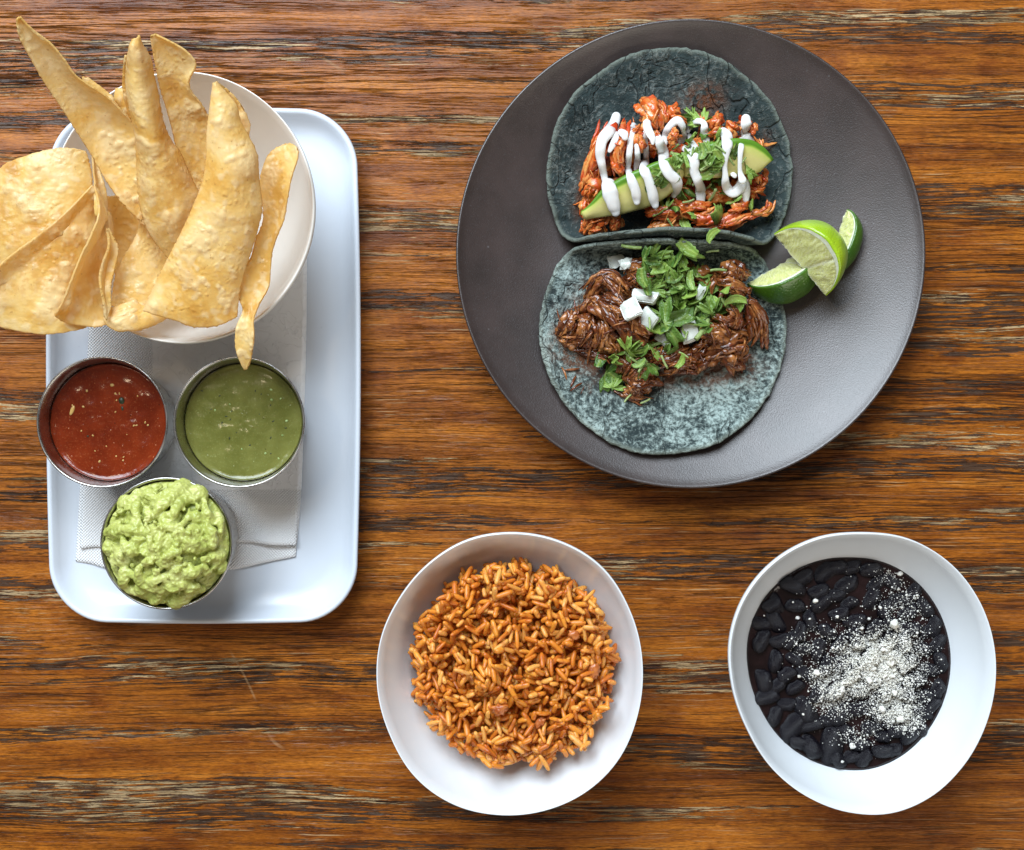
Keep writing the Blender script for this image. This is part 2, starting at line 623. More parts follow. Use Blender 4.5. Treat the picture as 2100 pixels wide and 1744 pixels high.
def mat_rice():
    m = Mat('tomato_rice')
    r = m.math('FRACT', m.math('ADD', m.node('ObjectInfo').outputs['Random'], m.attr('rnd')))
    c = m.ramp(r, [(.0, (.54, .145, .012)), (.3, (.68, .225, .020)), (.65, (.78, .31, .036)), (.95, (.80, .39, .09))])
    o = m.node('NewGeometry').outputs['Position']
    st = m.step(m.noise(o, 230, 3, .6), .52, .68)
    c = m.mix(m.math('MULTIPLY', st, .65), c, (.38, .065, .007))
    sp = m.step(m.noise(o, 1100, 2), .66, .72)
    c = m.mix(m.math('MULTIPLY', sp, .7), c, (.11, .022, .006))
    n = m.bump(m.noise(o, 700, 2), .3, .0004)
    return m.done(c, .40, n, sss=.5, sssr=(1, .5, .15), sscale=.002)


def mat_napkin():
    m = Mat('embossed_paper')
    u = m.node('Attribute', attribute_name='pu').outputs['Fac']
    v = m.node('Attribute', attribute_name='pv').outputs['Fac']
    wz = m.math('MAXIMUM', m.step(u, 311, 313, 1, 0), m.step(v, 1003, 1006))
    du = m.math('SINE', m.math('MULTIPLY', u, 2 * pi / 6.2))
    dv = m.math('SINE', m.math('MULTIPLY', v, 2 * pi / 6.2))
    waf = m.math('MULTIPLY', m.math('MULTIPLY', du, dv), wz)
    cr = m.noise(m.obj, 120, 3, .55, .8)
    curl = m.step(m.math('ABSOLUTE', m.math('SUBTRACT', cr, .5)), 0, .03, 1, 0)
    curl = m.math('MULTIPLY', curl, m.math('SUBTRACT', 1.0, wz))
    h = m.math('ADD', m.math('MULTIPLY', waf, .7), m.math('MULTIPLY', curl, .35))
    h = m.math('ADD', h, m.math('MULTIPLY', m.noise(m.obj, 60, 3), .5))
    n = m.bump(h, .7, .0008)
    return m.done((.88, .88, .88), .9, n, Specular_IOR_Level=.1)


def mat_avocado():
    m = Mat('avocado_flesh')
    e = m.attr('rim')
    a = m.noise(m.obj, 60, 3)
    e2 = m.math('ADD', e, m.math('MULTIPLY', m.math('SUBTRACT', a, .5), .12))
    c = m.ramp(e2, [(.0, (.62, .56, .20)), (.55, (.52, .56, .14)), (.80, (.30, .46, .055)), (.95, (.10, .24, .016))])
    n = m.bump(m.noise(m.obj, 420, 3), .25, .0004)
    return m.done(c, .38, n, sss=.2, sssr=(1, 1, .4), sscale=.003)


def mat_lime_flesh():
    m = Mat('lime_pulp')
    x = m.attr('ax'); r = m.attr('rr')
    # juice sacs fan out from the core
    w = m.math('MULTIPLY', m.math('SUBTRACT', m.noise(m.obj, 260, 2), .5), .25)
    ang = m.math('ADD', m.math('DIVIDE', x, m.math('ADD', r, .55)), w)
    v = m.node('CombineXYZ', {0: m.math('MULTIPLY', ang, 9.0), 1: m.math('MULTIPLY', r, 2.0), 2: 0.0}).outputs[0]
    s = m.noise(v, 2.2, 3, .6)
    c = m.ramp(s, [(.25, (.50, .51, .15)), (.5, (.66, .67, .28)), (.8, (.80, .80, .48))])
    c = m.mix(m.math('MULTIPLY', m.attr('memb'), .7), c, (.80, .80, .58))
    n = m.bump(s, .5, .0012)
    return m.done(c, .2, n, sss=.35, sssr=(1, 1, .4), sscale=.004, Specular_IOR_Level=.6)


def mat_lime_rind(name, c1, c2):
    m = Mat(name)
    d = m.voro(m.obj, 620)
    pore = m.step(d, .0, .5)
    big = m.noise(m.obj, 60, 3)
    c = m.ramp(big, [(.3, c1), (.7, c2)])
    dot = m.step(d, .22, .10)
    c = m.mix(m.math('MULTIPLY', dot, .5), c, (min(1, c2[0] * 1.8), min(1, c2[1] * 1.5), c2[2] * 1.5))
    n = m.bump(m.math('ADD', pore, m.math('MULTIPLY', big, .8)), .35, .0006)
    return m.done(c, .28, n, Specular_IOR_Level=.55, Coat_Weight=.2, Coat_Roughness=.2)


def mat_leaf(name, c1, c2):
    m = Mat(name)
    r = m.node('ObjectInfo').outputs['Random']
    a = m.math('ADD', m.math('MULTIPLY', m.noise(m.obj, 350, 3), .5), m.math('MULTIPLY', r, .5))
    c = m.ramp(a, [(.2, c1), (.8, c2)])
    vein = m.attr('vein')
    c = m.mix(m.math('MULTIPLY', vein, .35), c, (c2[0] * 1.9, c2[1] * 1.5, c2[2] * 1.9))
    n = m.bump(m.math('ADD', m.noise(m.obj, 7, 3), m.math('MULTIPLY', vein, .5)), .25, .06)
    return m.done(c, .38, n, transl=.16, tcol=(.26, .48, .05), Specular_IOR_Level=.6)


MT = dict(
    wood=mat_wood(),
    white=mat_ceramic('white_glaze', (.76, .79, .815)),
    cream=mat_ceramic('warm_white_glaze', (.80, .775, .72)),
    tray=mat_ceramic('white_melamine', (.64, .69, .76), .30, .1),
    plate=mat_stoneware(), steel=mat_steel(), chip=mat_chip(), napkin=mat_napkin(),
    tort1=mat_tortilla('blue_corn_tortilla_dark', .84, (.19, .215, .20)),
    tort2=mat_tortilla('blue_corn_tortilla_pale', .735, (.36, .45, .42)),
    chicken=mat_meat('red_chicken', (.22, .018, .003), (.62, .105, .010), (.80, .36, .10), (.52, .034, .004), .28),
    beef=mat_meat('brown_beef', (.022, .005, .002), (.150, .036, .007), (.50, .200, .055), (.125, .018, .003), .24),
    crema=mat_simple('white_crema', (.80, .79, .77), (.84, .83, .81), 60, .28, 180, .0003, sss=.25, sssr=(1, .9, .8), bstr=.25),
    avocado=mat_avocado(), pulp=mat_lime_flesh(),
    pith=mat_simple('lime_pith', (.68, .72, .50), (.80, .83, .68), 300, .6, 700),
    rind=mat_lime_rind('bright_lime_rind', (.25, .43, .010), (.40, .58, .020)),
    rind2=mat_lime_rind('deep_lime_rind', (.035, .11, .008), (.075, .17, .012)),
    leaf=mat_leaf('cilantro_green', (.030, .105, .010), (.33, .50, .09)),
    stem=mat_leaf('cilantro_stem', (.24, .34, .09), (.42, .52, .20)),
    onion=mat_simple('white_onion', (.52, .55, .48), (.70, .72, .66), 120, .2, 250, .0004, sss=.35, sssr=(1, 1, .9), sscale=.004),
    rice=mat_rice(),
    bean=mat_simple('black_bean_skin', (.0035, .003, .0045), (.010, .008, .013), 140, .22, 160, .0008, bstr=.5, Specular_IOR_Level=.32),
    broth=mat_simple('bean_broth', (.008, .0035, .0035), (.024, .011, .011), 55, .06, 190, .0016, bstr=.6),
    cheese=mat_simple('white_cheese', (.84, .81, .70), (.90, .88, .81), 200, .7, 900, .0004, sss=.2),
    red=mat_salsa('red_salsa', (.11, .010, .002), (.215, .026, .005), 320, (.50, .16, .05), (.03, .008, .004)),
    green=mat_salsa('green_salsa', (.105, .108, .018), (.185, .185, .044), 330, (.38, .40, .16), (.02, .025, .006), .16),
    seed=mat_simple('salsa_seed', (.50, .28, .07), (.62, .40, .13), 200, .3),
    herb=mat_simple('cooked_herb', (.012, .018, .006), (.03, .04, .012), 300, .4),
)


def mat_guac():
    m = Mat('guacamole')
    o = m.obj
    a = m.noise(o, 75, 4, .6)
    c = m.ramp(a, [(.28, (.34, .39, .075)), (.5, (.47, .50, .13)), (.72, (.58, .59, .22))])
    br = m.step(m.noise(m.sc(o, 1, 1, 1, (.4, .1, .2)), 110, 2), .73, .79)
    c = m.mix(m.math('MULTIPLY', br, .7), c, (.22, .13, .03))
    h = m.math('ADD', m.noise(o, 260, 4, .6), m.math('MULTIPLY', m.noise(o, 900, 2), .3))
    return m.done(c, .38, m.bump(h, .45, .0010), sss=.2, sssr=(1, 1, .35), sscale=.003)


MT['guac'] = mat_guac()
MT['scrap'] = mat_simple('cooked_tomato', (.36, .075, .014), (.56, .19, .05), 260, .3, 500, .0006, sss=.15)

# ------------------------------------------------------------------ table
V, F = [], []
tx, ty = 0.62, 0.52
bm = bmesh.new()
bmesh.ops.create_cube(bm, size=1.0, matrix=Matrix.Translation((0, 0, -.02)) @ Matrix.Diagonal((2 * tx, 2 * ty, .04, 1)))
bmesh.ops.bevel(bm, geom=bm.edges[:], offset=.003, segments=2, affect='EDGES')
me = bpy.data.meshes.new('table_top')
bm.to_mesh(me); bm.free()
me.materials.append(MT['wood'])
table = bpy.data.objects.new('table_top', me)
COL.objects.link(table)
table['kind'] = 'structure'
table['label'] = 'worn orange brown wooden table top with dark and pale streaks along the grain'


# ------------------------------------------------------------------ serving tray
def rrect(cx, cy, hw, hh, r, z, n=14, bow=.003):
    pts = []
    for qx, qy, a0 in ((1, 1, 0), (-1, 1, pi / 2), (-1, -1, pi), (1, -1, 3 * pi / 2)):
        for k in range(n + 1):
            a = a0 + k / n * pi / 2
            pts.append([qx * (hw - r) + r * cos(a), qy * (hh - r) + r * sin(a)])
        # side points up to the next corner
        nx = {(1, 1): (-1, 1), (-1, 1): (-1, -1), (-1, -1): (1, -1), (1, -1): (1, 1)}[(qx, qy)]
        a = a0 + pi / 2
        e0 = pts[-1]
        e1 = [nx[0] * (hw - r) + r * cos(a), nx[1] * (hh - r) + r * sin(a)]
        for k in range(1, 12):
            pts.append([lerp(e0[0], e1[0], k / 12), lerp(e0[1], e1[1], k / 12)])
    out = []
    for x, y in pts:
        bx = bow * (1 - (y / hh) ** 2) * (x / hw)
        by = bow * .6 * (1 - (x / hw) ** 2) * (y / hh)
        out.append(Vector((cx + x + bx, cy + y + by, z)))
    return out


TRZ = .0075                                    # tray floor
tc = P(417, 750, .018)
thw, thh = 312 * S * .976, 523 * S * .976
prof = [(.016, .0004), (.010, .0006), (.0055, .004), (.0018, .011), (.0003, .0165), (.0000, .0180), (.0006, .0190), (.0018, .0192),
        (.0030, .0182), (.0045, .0150), (.0075, .0108), (.0120, .0083), (.0180, TRZ)]
V, F = [], []
nr = None
for ins, z in prof:
    ring = rrect(tc.x, tc.y, thw - ins, thh - ins, .031 - ins * .8, z)
    nr = len(ring)
    V += ring
for j in range(len(prof) - 1):
    for k in range(nr):
        F.append((j * nr + k, j * nr + (k + 1) % nr, (j + 1) * nr + (k + 1) % nr, (j + 1) * nr + k))
F.append(tuple((len(prof) - 1) * nr + k for k in range(nr)))
F.append(tuple(range(nr - 1, -1, -1)))
tray = obj('serving_tray', V, F, MT['tray'], label='white rectangular tray with rounded corners under the chip bowl and dip cups', category='tray')

# ------------------------------------------------------------------ napkin on the tray
NZ = TRZ + .0006
nap = thing('paper_napkin', P(395, 850, NZ), 'white embossed paper napkin lying on the tray under the steel cups', 'napkin')


def napkin_layer(L, R, B, z, amp, name, lift=None):
    G = coons([(*p, 0) for p in L], [(*p, 0) for p in R], None, [(*p, 0) for p in B], 70, 90)
    W, pu, pv = [], [], []
    for row in G:
        r2 = []
        for q in row:
            e = sstep(1080, 1165, q.y)
            zz = z + amp * (.5 + .5 * nz(q.x * .02, q.y * .012, z * 900)) * (.25 + e * 1.6)
            if lift:
                zz += lift(q.x, q.y)
            r2.append(P(q.x, q.y, zz))
            pu.append(q.x); pv.append(q.y)
        W.append(r2)
    V, F = solid_sheet(W, .00025)
    return obj(name, V, F, MT['napkin'], nap, {'pu': pu * 2, 'pv': pv * 2})


napkin_layer([(186, 470), (182, 672), (166, 960), (158, 1100), (155, 1152)], [(630, 470), (628, 700), (622, 900), (616, 1040), (606, 1142)],
             [(185, 1156), (230, 1166), (300, 1150), (400, 1172), (480, 1168), (540, 1155)], NZ, .0010, 'napkin_sheet')
napkin_layer([(190, 475), (187, 680), (172, 960), (166, 1080), (164, 1126)], [(626, 475), (624, 700), (618, 900), (612, 1040), (607, 1118)],
             [(200, 1122), (260, 1130), (340, 1120), (420, 1124), (500, 1112), (560, 1118)], NZ + .0014, .0012, 'napkin_sheet',
             lambda x, y: .003 * exp(-((x - 560) / 60) ** 2 - ((y - 1115) / 22) ** 2))


# ------------------------------------------------------------------ bowls
def rim_from(points, c, z):
    """polar rim radii out of outline points; returns f(theta) in metres"""
    pol = sorted(((math.atan2(q.y - c.y, q.x - c.x) % (2 * pi), hypot(q.x - c.x, q.y - c.y)) for q in (P(x, y, z) for x, y in points)))
    n = len(pol)

    def f(a):
        a %= 2 * pi
        for i in range(n):
            a0, r0 = pol[i]
            a1, r1 = pol[(i + 1) % n]
            if i == n - 1:
                a1 += 2 * pi
                if a < a0:
                    a += 2 * pi
            if a0 <= a <= a1:
                rm, rp = pol[i - 1][1], pol[(i + 2) % n][1]
                t = (a - a0) / (a1 - a0)
                return .5 * (2 * r0 + (r1 - rm) * t + (2 * rm - 5 * r0 + 4 * r1 - rp) * t * t + (3 * r0 - rm - 3 * r1 + rp) * t ** 3)
        return pol[0][1]
    return f


INNER = [(0, .0105), (.20, .0105), (.38, .0118), (.52, .0155), (.64, .0215), (.76, .0315), (.87, .0440), (.945, .0555), (.962, .0602), (.974, .0620)]


def bowl(name, cpx, rimz, pts, mat, base, **props):
    h = rimz - base
    k = h / .0625
    c = P(cpx[0], cpx[1], rimz)
    f = rim_from(pts, c, rimz)
    R0 = sum(f(2 * pi * i / 64) for i in range(64)) / 64
    outer = [(0, .003), (.36, .003), (.385, .0), (.42, .0), (.45, .004), (.60, .012), (.75, .0235), (.88, .040), (.97, .055), (.995, .0585), (1.0, .0605), (.998, .0619), (.991, .0625), (.983, .0625)]
    prof = [(r * R0, z * k) for r, z in outer[:5]] + [(r * R0, z * k) for r, z in catmull([q for q in outer[4:]], 20)][1:] + \
           [(r * R0, z * k) for r, z in catmull(INNER[::-1], 26)]

    def rad(a, r, z):
        w = sstep(.3, 1.0, r / R0)
        return lerp(1.0, f(a) / R0, w)
    V, F = lathe(prof, (c.x, c.y, base), 128, rad)
    o = obj(name, V, F, mat, **props)

    def inner_r(z, a=0.0):
        zz = (z - base) / k
        for (r0, z0), (r1, z1) in zip(INNER, INNER[1:]):
            if z0 <= zz <= z1 and z1 > z0:
                r = lerp(r0, r1, (zz - z0) / (z1 - z0))
                return r * R0 * lerp(1.0, f(a) / R0, sstep(.3, 1, r))
        return R0
    return o, c, inner_r


rice_bowl, rc, rice_r = bowl('serving_bowl', (1045, 1383), .0625,
    [(1045, 1089), (1150, 1107), (1237, 1160), (1298, 1255), (1323, 1370), (1312, 1470), (1270, 1565), (1200, 1632), (1110, 1670), (1020, 1677), (930, 1656), (850, 1600), (795, 1510), (768, 1400), (776, 1310), (815, 1225), (880, 1150), (960, 1103)],
    MT['white'], .0, label='white ceramic bowl filled with orange tomato rice', category='bowl', group='white bowls of side dishes')
bean_bowl, bc, bean_r = bowl('serving_bowl', (1769, 1382), .0625,
    [(1770, 1089), (1870, 1103), (1950, 1150), (2010, 1225), (2043, 1320), (2044, 1420), (2022, 1500), (1975, 1580), (1910, 1640), (1830, 1673), (1750, 1673), (1665, 1645), (1590, 1590), (1530, 1500), (1497, 1400), (1494, 1310), (1525, 1220), (1590, 1145), (1680, 1099)],
    MT['white'], .0, label='white ceramic bowl holding black beans topped with crumbled cheese', category='bowl', group='white bowls of side dishes')
CHB = .0095
chip_bowl, cc, chip_r = bowl('chip_bowl', (372, 425), .0765,
    [(372 + 276 * cos(a), 425 + 283 * sin(a)) for a in [2 * pi * i / 20 for i in range(20)]],
    MT['cream'], CHB, label='round cream white bowl full of tortilla chips standing on the tray', category='bowl')


# ------------------------------------------------------------------ tortilla chips
def chip(L, R, label, T=None, B=None, bulge=0.0, seed=0, blis=1.0, nu=26, nv=64, th=.0010, wave=.8):
    """edges are (x, y, height in mm) on the layout drawing of the chips"""
    nu, nv = int(nu * 1.9), int(nv * 1.9)
    cv = lambda pts: None if pts is None else [tuple(P(*Z1(x, y), (z if z < 85 else 85 + (z - 85) * .75) * .001)) for x, y, z in pts]
    G = coons(cv(L), cv(R), cv(T), cv(B), nu, nv)
    N = grid_normals(G)
    bl, ed = [], []
    G2 = []
    for j, row in enumerate(G):
        r2 = []
        for i, q in enumerate(row):
            u, v = i / (nu - 1), j / (nv - 1)
            s = Vector((q.x * 60 + seed * 7.1, q.y * 60, q.z * 60))
            b1 = max(0, mn.noise(s * 1.25 + Vector((3, 9, seed))) - .05)
            b2 = max(0, mn.noise(s * 4.5 + Vector((1, 2, seed))) - .10)
            b3 = max(0, mn.noise(s * 9.5 + Vector((6, 1, seed))) - .05)
            w = mn.noise(s * .55 + Vector((seed, 5, 5)))
            inside = sstep(0, .12, u) * sstep(0, .12, 1 - u)
            d = blis * (b1 * .0020 + b2 * .0011 * (.35 + b1 * 3) + b3 * .0004) * inside + w * .0022 * wave + bulge * .001 * 4 * u * (1 - u) * sin(pi * clamp(v * .96 + .02)) ** .5
            n = N[j][i] if N[j][i].z > 0 else -N[j][i]
            side = Vector((0, 0, 0))
            if u in (0, 1) or v in (0, 1):
                side = Vector((nz(j * .4, seed, u * 9), nz(j * .4, seed + 20, i * .5), 0)) * .0006
            r2.append(q + n * d + side)
            bl.append(clamp(b1 * 1.2 + b2 * 1.6 + b3 * .6))
            ed.append(1 - min(sstep(0, .06, u), sstep(0, .06, 1 - u), sstep(0, .03, v), sstep(0, .03, 1 - v)))
        G2.append(r2)
    V, F = solid_sheet(G2, th, 1.0, .85)
    return obj('tortilla_chip', V, F, MT['chip'], None, {'blister': bl * 2, 'edge': ed * 2},
               label=label, category='chip', group='tortilla chips in the bowl')


chip([(30, 760, 86), (-60, 850, 86), (-110, 1000, 86), (-90, 1160, 86), (-20, 1290, 82)],
     [(400, 705, 84), (425, 800, 82), (430, 920, 82), (410, 1080, 82), (330, 1220, 82)],
     'large rounded pale chip with blistered skin behind the straight diagonal edge',
     T=[(120, 728, 86), (250, 693, 86), (340, 690, 85)], B=[(150, 1280, 84)], bulge=3, seed=1)
chip([(432, 862, 92), (300, 990, 101), (150, 1120, 107), (0, 1240, 110), (-120, 1345, 110)],
     [(470, 1000, 72), (480, 1180, 74), (480, 1330, 78), (455, 1440, 80), (400, 1525, 82)],
     'broad chip with long straight edge hanging over the bowl side',
     B=[(-140, 1440, 96), (-60, 1500, 94), (60, 1535, 91), (200, 1556, 88), (310, 1546, 85)], bulge=4, seed=2)
chip([(425, 730, 82), (440, 860, 90), (458, 985, 112), (425, 1085, 114), (382, 1180, 112), (335, 1290, 110), (295, 1390, 105), (255, 1470, 100)],
     [(445, 760, 80), (490, 880, 82), (505, 1000, 80), (520, 1120, 78), (520, 1260, 78), (515, 1400, 80), (500, 1510, 82)],
     'golden chip with upright folded edge beside the thin layered chip', B=[(300, 1502, 91), (380, 1516, 88), (450, 1522, 84)], bulge=-3, seed=3, wave=.6)
chip([(498, 1065, 104), (508, 1140, 104), (480, 1220, 103), (464, 1290, 102), (478, 1390, 100), (480, 1470, 96)],
     [(505, 1062, 103), (532, 1110, 100), (552, 1160, 97), (540, 1240, 96), (520, 1330, 95), (518, 1430, 93)],
     'narrow upright chip folded double, standing on its edge', B=[(500, 1490, 95)], bulge=-3, seed=4, nu=12, wave=.4, th=.0014, blis=.3)
chip([(480, 1440, 90), (484, 1500, 89), (530, 1538, 88), (575, 1545, 86)],
     [(640, 1400, 78), (720, 1440, 76), (772, 1470, 77), (757, 1494, 78)],
     'small chip end curling up under the narrow folded chip', B=[(630, 1540, 83), (700, 1518, 80)], bulge=4, seed=5, nu=20, nv=30)
chip([(655, 1040, 80), (622, 1120, 80), (565, 1215, 80), (535, 1300, 80), (520, 1422, 80)],
     [(700, 1060, 72), (780, 1180, 70), (820, 1280, 70), (800, 1380, 72), (715, 1448, 76)],
     'triangular chip tucked behind the biggest chip, low in the bowl', B=[(600, 1447, 80), (660, 1450, 78)], bulge=3, seed=6)
chip([(500, 915, 70), (500, 1000, 66), (510, 1080, 62), (530, 1250, 58), (560, 1350, 56)],
     [(640, 900, 60), (700, 1000, 58), (700, 1100, 56), (690, 1250, 54), (660, 1350, 54)],
     'brown shaded chip deep in the bowl between two upright chips', bulge=-2, seed=7)
chip([(385, 356, 96), (400, 440, 88), (440, 560, 80), (480, 640, 76)],
     [(410, 362, 95), (470, 400, 92), (535, 455, 88), (590, 540, 84), (600, 600, 80)],
     'chip corner peeking out behind the long pointed chip', bulge=2, seed=8, nu=16, nv=30)
chip([(540, 412, 96), (533, 460, 94), (560, 500, 90), (600, 620, 80)],
     [(570, 412, 96), (605, 440, 94), (640, 520, 90), (660, 620, 80)],
     'tiny brown chip corner between the two tall pointed chips', bulge=2, seed=9, nu=14, nv=24)
chip([(582, 256, 120), (570, 350, 112), (572, 430, 105), (600, 560, 92)],
     [(600, 258, 119), (640, 350, 110), (650, 450, 104), (660, 560, 92)],
     'thin chip sliver just showing behind the tall pointed chip', bulge=0, seed=10, nu=12, nv=30)
chip([(84, 88, 168), (76, 112, 166), (97, 190, 160), (150, 290, 150), (215, 400, 139), (290, 510, 128), (360, 620, 119), (425, 722, 111), (500, 850, 103), (575, 950, 96), (655, 1032, 89)],
     [(95, 84, 168), (150, 140, 163), (240, 210, 155), (300, 280, 148), (350, 350, 141), (420, 402, 134), (495, 450, 126), (560, 510, 119), (625, 590, 111), (665, 720, 104), (680, 880, 97), (672, 1010, 90)],
     'long pale chip whose sharp point sticks far out over the table', bulge=-6, seed=11, nv=90)
chip([(702, 168, 145), (703, 195, 143), (716, 275, 136), (742, 400, 126), (772, 500, 118), (800, 600, 110), (822, 690, 104), (855, 755, 99), (885, 830, 94), (925, 895, 90)],
     [(722, 161, 145), (790, 196, 142), (860, 236, 138), (905, 282, 134), (908, 318, 131), (880, 372, 127), (888, 425, 122), (935, 485, 116), (985, 580, 106), (1000, 700, 96), (985, 850, 88)],
     'golden chip with a square cut top corner standing up in the bowl', bulge=-4, seed=12, nv=80)
chip([(618, 180, 152), (606, 215, 149), (590, 290, 143), (586, 400, 134), (601, 500, 127), (630, 640, 118), (636, 750, 112), (645, 900, 105), (662, 1000, 100), (692, 1080, 96), (742, 1152, 92), (792, 1212, 88)],
     [(640, 166, 152), (662, 205, 149), (700, 270, 142), (712, 340, 136), (735, 440, 128), (757, 560, 119), (795, 655, 111), (835, 705, 107), (860, 765, 103), (895, 840, 98), (930, 930, 93), (900, 1080, 89)],
     'tall curved chip with a blunt tip and a shaded right side', T=[(628, 165, 153)], bulge=14, seed=13, nv=90)
chip([(1004, 385, 112), (1060, 470, 100), (1080, 600, 88), (1090, 800, 76)],
     [(1030, 400, 110), (1110, 478, 103), (1162, 580, 95), (1150, 660, 88), (1140, 800, 76)],
     'orange chip edge showing behind the biggest chip', bulge=0, seed=14, nu=16, nv=36)
chip([(992, 388, 136), (982, 460, 133), (972, 540, 129), (962, 640, 125), (960, 740, 121), (942, 850, 117), (890, 980, 112), (840, 1090, 107), (780, 1205, 102), (722, 1320, 97), (664, 1446, 92)],
     [(1006, 381, 136), (1060, 442, 132), (1100, 492, 129), (1116, 560, 125), (1160, 642, 120), (1195, 722, 116), (1203, 830, 111), (1218, 960, 106), (1202, 1050, 103), (1170, 1160, 99), (1130, 1290, 95), (1110, 1390, 92), (1104, 1474, 90)],
     'biggest chip, a broad wedge widening to a flat curved lower end', B=[(760, 1472, 92), (830, 1492, 92), (900, 1518, 91), (1010, 1515, 90)], bulge=7, seed=15, nu=34, nv=90)
chip([(1335, 673, 92), (1262, 708, 90), (1226, 775, 88), (1210, 850, 86), (1216, 930, 86), (1226, 985, 88), (1218, 1045, 90), (1190, 1110, 91), (1168, 1195, 92), (1122, 1280, 92), (1100, 1360, 91), (1128, 1440, 90), (1096, 1530, 90), (1094, 1620, 88), (1118, 1690, 84), (1138, 1722, 82)],
     [(1350, 671, 93), (1386, 692, 97), (1386, 742, 98), (1357, 830, 98), (1337, 930, 97), (1322, 1015, 96), (1292, 1090, 94), (1266, 1170, 90), (1258, 1250, 88), (1250, 1335, 87), (1202, 1422, 90), (1178, 1490, 93), (1182, 1570, 92), (1166, 1670, 86), (1146, 1720, 82)],
     'slender twisted chip lying over the right edge of its bowl', bulge=-2, seed=16, nu=22, nv=110, wave=.7)


# ------------------------------------------------------------------ steel cups and dips
CUPZ = NZ + .0042


def steel_cup(cx, cy, label, rpx=135):
    rz = .0550
    c = P(cx, cy, rz)
    R = rpx * S * (D - rz) / D
    H = rz - CUPZ
    outer = [(0, .0008), (R * .74, .0008), (R * .80, .0), (R * .835, .0012), (R * .855, .006), (R * .94, H - .006), (R * .955, H - .0035), (R * .985, H - .0022), (R, H - .001), (R * .998, H - .0003), (R * .985, H)]
    inner = [(R * .968, H - .0004), (R * .955, H - .002), (R * .935, H - .006), (R * .845, .008), (R * .81, .003), (R * .74, .0018), (0, .0018)]
    V, F = lathe(outer + inner, (c.x, c.y, CUPZ), 96)
    o = obj('dip_cup', V, F, MT['steel'], label=label, category='cup', group='steel dip cups on the tray')
    return o, c, R, H


cup1, c1, R1, H1 = steel_cup(209, 866, 'round steel cup holding the red salsa')
cup2, c2, R2, H2 = steel_cup(490, 866, 'round steel cup holding the green salsa')
cup3, c3, R3, H3 = steel_cup(341, 1115, 'round steel cup heaped with guacamole', 136)


def dip(name, c, R, H, mat, label, seed):
    lev = CUPZ + H - .0125
    t = (lev - CUPZ - .008) / (H - .014)
    rin = R * (.845 + (.935 - .845) * t) - .0004
    V, F = [], []
    n, rings = 72, 30
    V.append(Vector((c.x, c.y, lev)))
    for j in range(1, rings + 1):
        f = j / rings
        for k in range(n):
            a = 2 * pi * k / n
            r = rin * f
            x, y = c.x + r * cos(a), c.y + r * sin(a)
            z = lev + .0008 * sstep(.93, 1, f) + .00045 * nz(x * 120, y * 120, seed) + .0002 * nz(x * 420, y * 420, seed)
            V.append(Vector((x, y, z)))
    for k in range(n):
        F.append((0, 1 + k, 1 + (k + 1) % n))
    for j in range(rings - 1):
        for k in range(n):
            a = 1 + j * n
            F.append((a + k, a + n + k, a + n + (k + 1) % n, a + (k + 1) % n))
    b = len(V)
    for k in range(n):
        a = 2 * pi * k / n
        V.append(Vector((c.x + rin * .93 * cos(a), c.y + rin * .93 * sin(a), lev - .012)))
    e = 1 + (rings - 1) * n
    for k in range(n):
        F.append((e + k, b + k, b + (k + 1) % n, e + (k + 1) % n))
    F.append(tuple(b + k for k in range(n - 1, -1, -1)))
    root = thing(name, (c.x, c.y, lev - .012), label, 'salsa')
    obj('sauce', V, F, mat, root)
    return root, lev, rin


s1, lev1, rin1 = dip('red_salsa', c1, R1, H1, MT['red'], 'smooth dark red salsa with pale seeds in its steel cup', 1)
s2, lev2, rin2 = dip('green_salsa', c2, R2, H2, MT['green'], 'olive green salsa with tiny dark flecks in its steel cup', 5)


def ell(c, a, b, h, rot, sub=2, rough=.12, seed=0):
    V, F = ico(sub)
    out = []
    for v in V:
        k = 1 + rough * mn.noise(v * 2.2 + Vector((seed, 0, 0)))
        x, y, z = v.x * a * k, v.y * b * k, v.z * h * k
        out.append(Vector((c[0] + x * cos(rot) - y * sin(rot), c[1] + x * sin(rot) + y * cos(rot), c[2] + z)))
    return out, F


def bits(root, c, lev, rin, specs, name, mat):
    for i, (x, y, a, b, rot) in enumerate(specs):
        q = P(x, y, lev)
        V, F = ell((q.x, q.y, lev), a, b, min(a, b) * .35 + .0002, rot, 2, .2, i)
        obj(name, V, F, mat, root)


rs = random.Random(3)
bits(s1, c1, lev1, rin1, [(148, 842, .0030, .0011, 1.2), (230, 790, .0011, .0009, .2)] +
     [(c + 0, d, rs.uniform(.0004, .0008), rs.uniform(.0003, .0006), rs.uniform(0, 3)) for c, d in
      [(209 + rs.uniform(-85, 95), 872 + rs.uniform(-75, 85)) for _ in range(22)]], 'seed', MT['seed'])
bits(s1, c1, lev1, rin1, [(249, 822, .0016, .0020, .2), (251, 838, .0007, .0013, .1), (180, 895, .0006, .0005, 0)], 'herb_fleck', MT['herb'])
bits(s2, c2, lev2, rin2, [(490 + rs.uniform(-80, 100), 872 + rs.uniform(-80, 85), rs.uniform(.0004, .0009), .0003, rs.uniform(0, 3)) for _ in range(18)], 'herb_fleck', MT['herb'])
bits(s2, c2, lev2, rin2, [(490 + rs.uniform(-80, 100), 872 + rs.uniform(-80, 85), rs.uniform(.0004, .0009), rs.uniform(.0004, .0007), rs.uniform(0, 3)) for _ in range(10)], 'seed', MT['stem'])


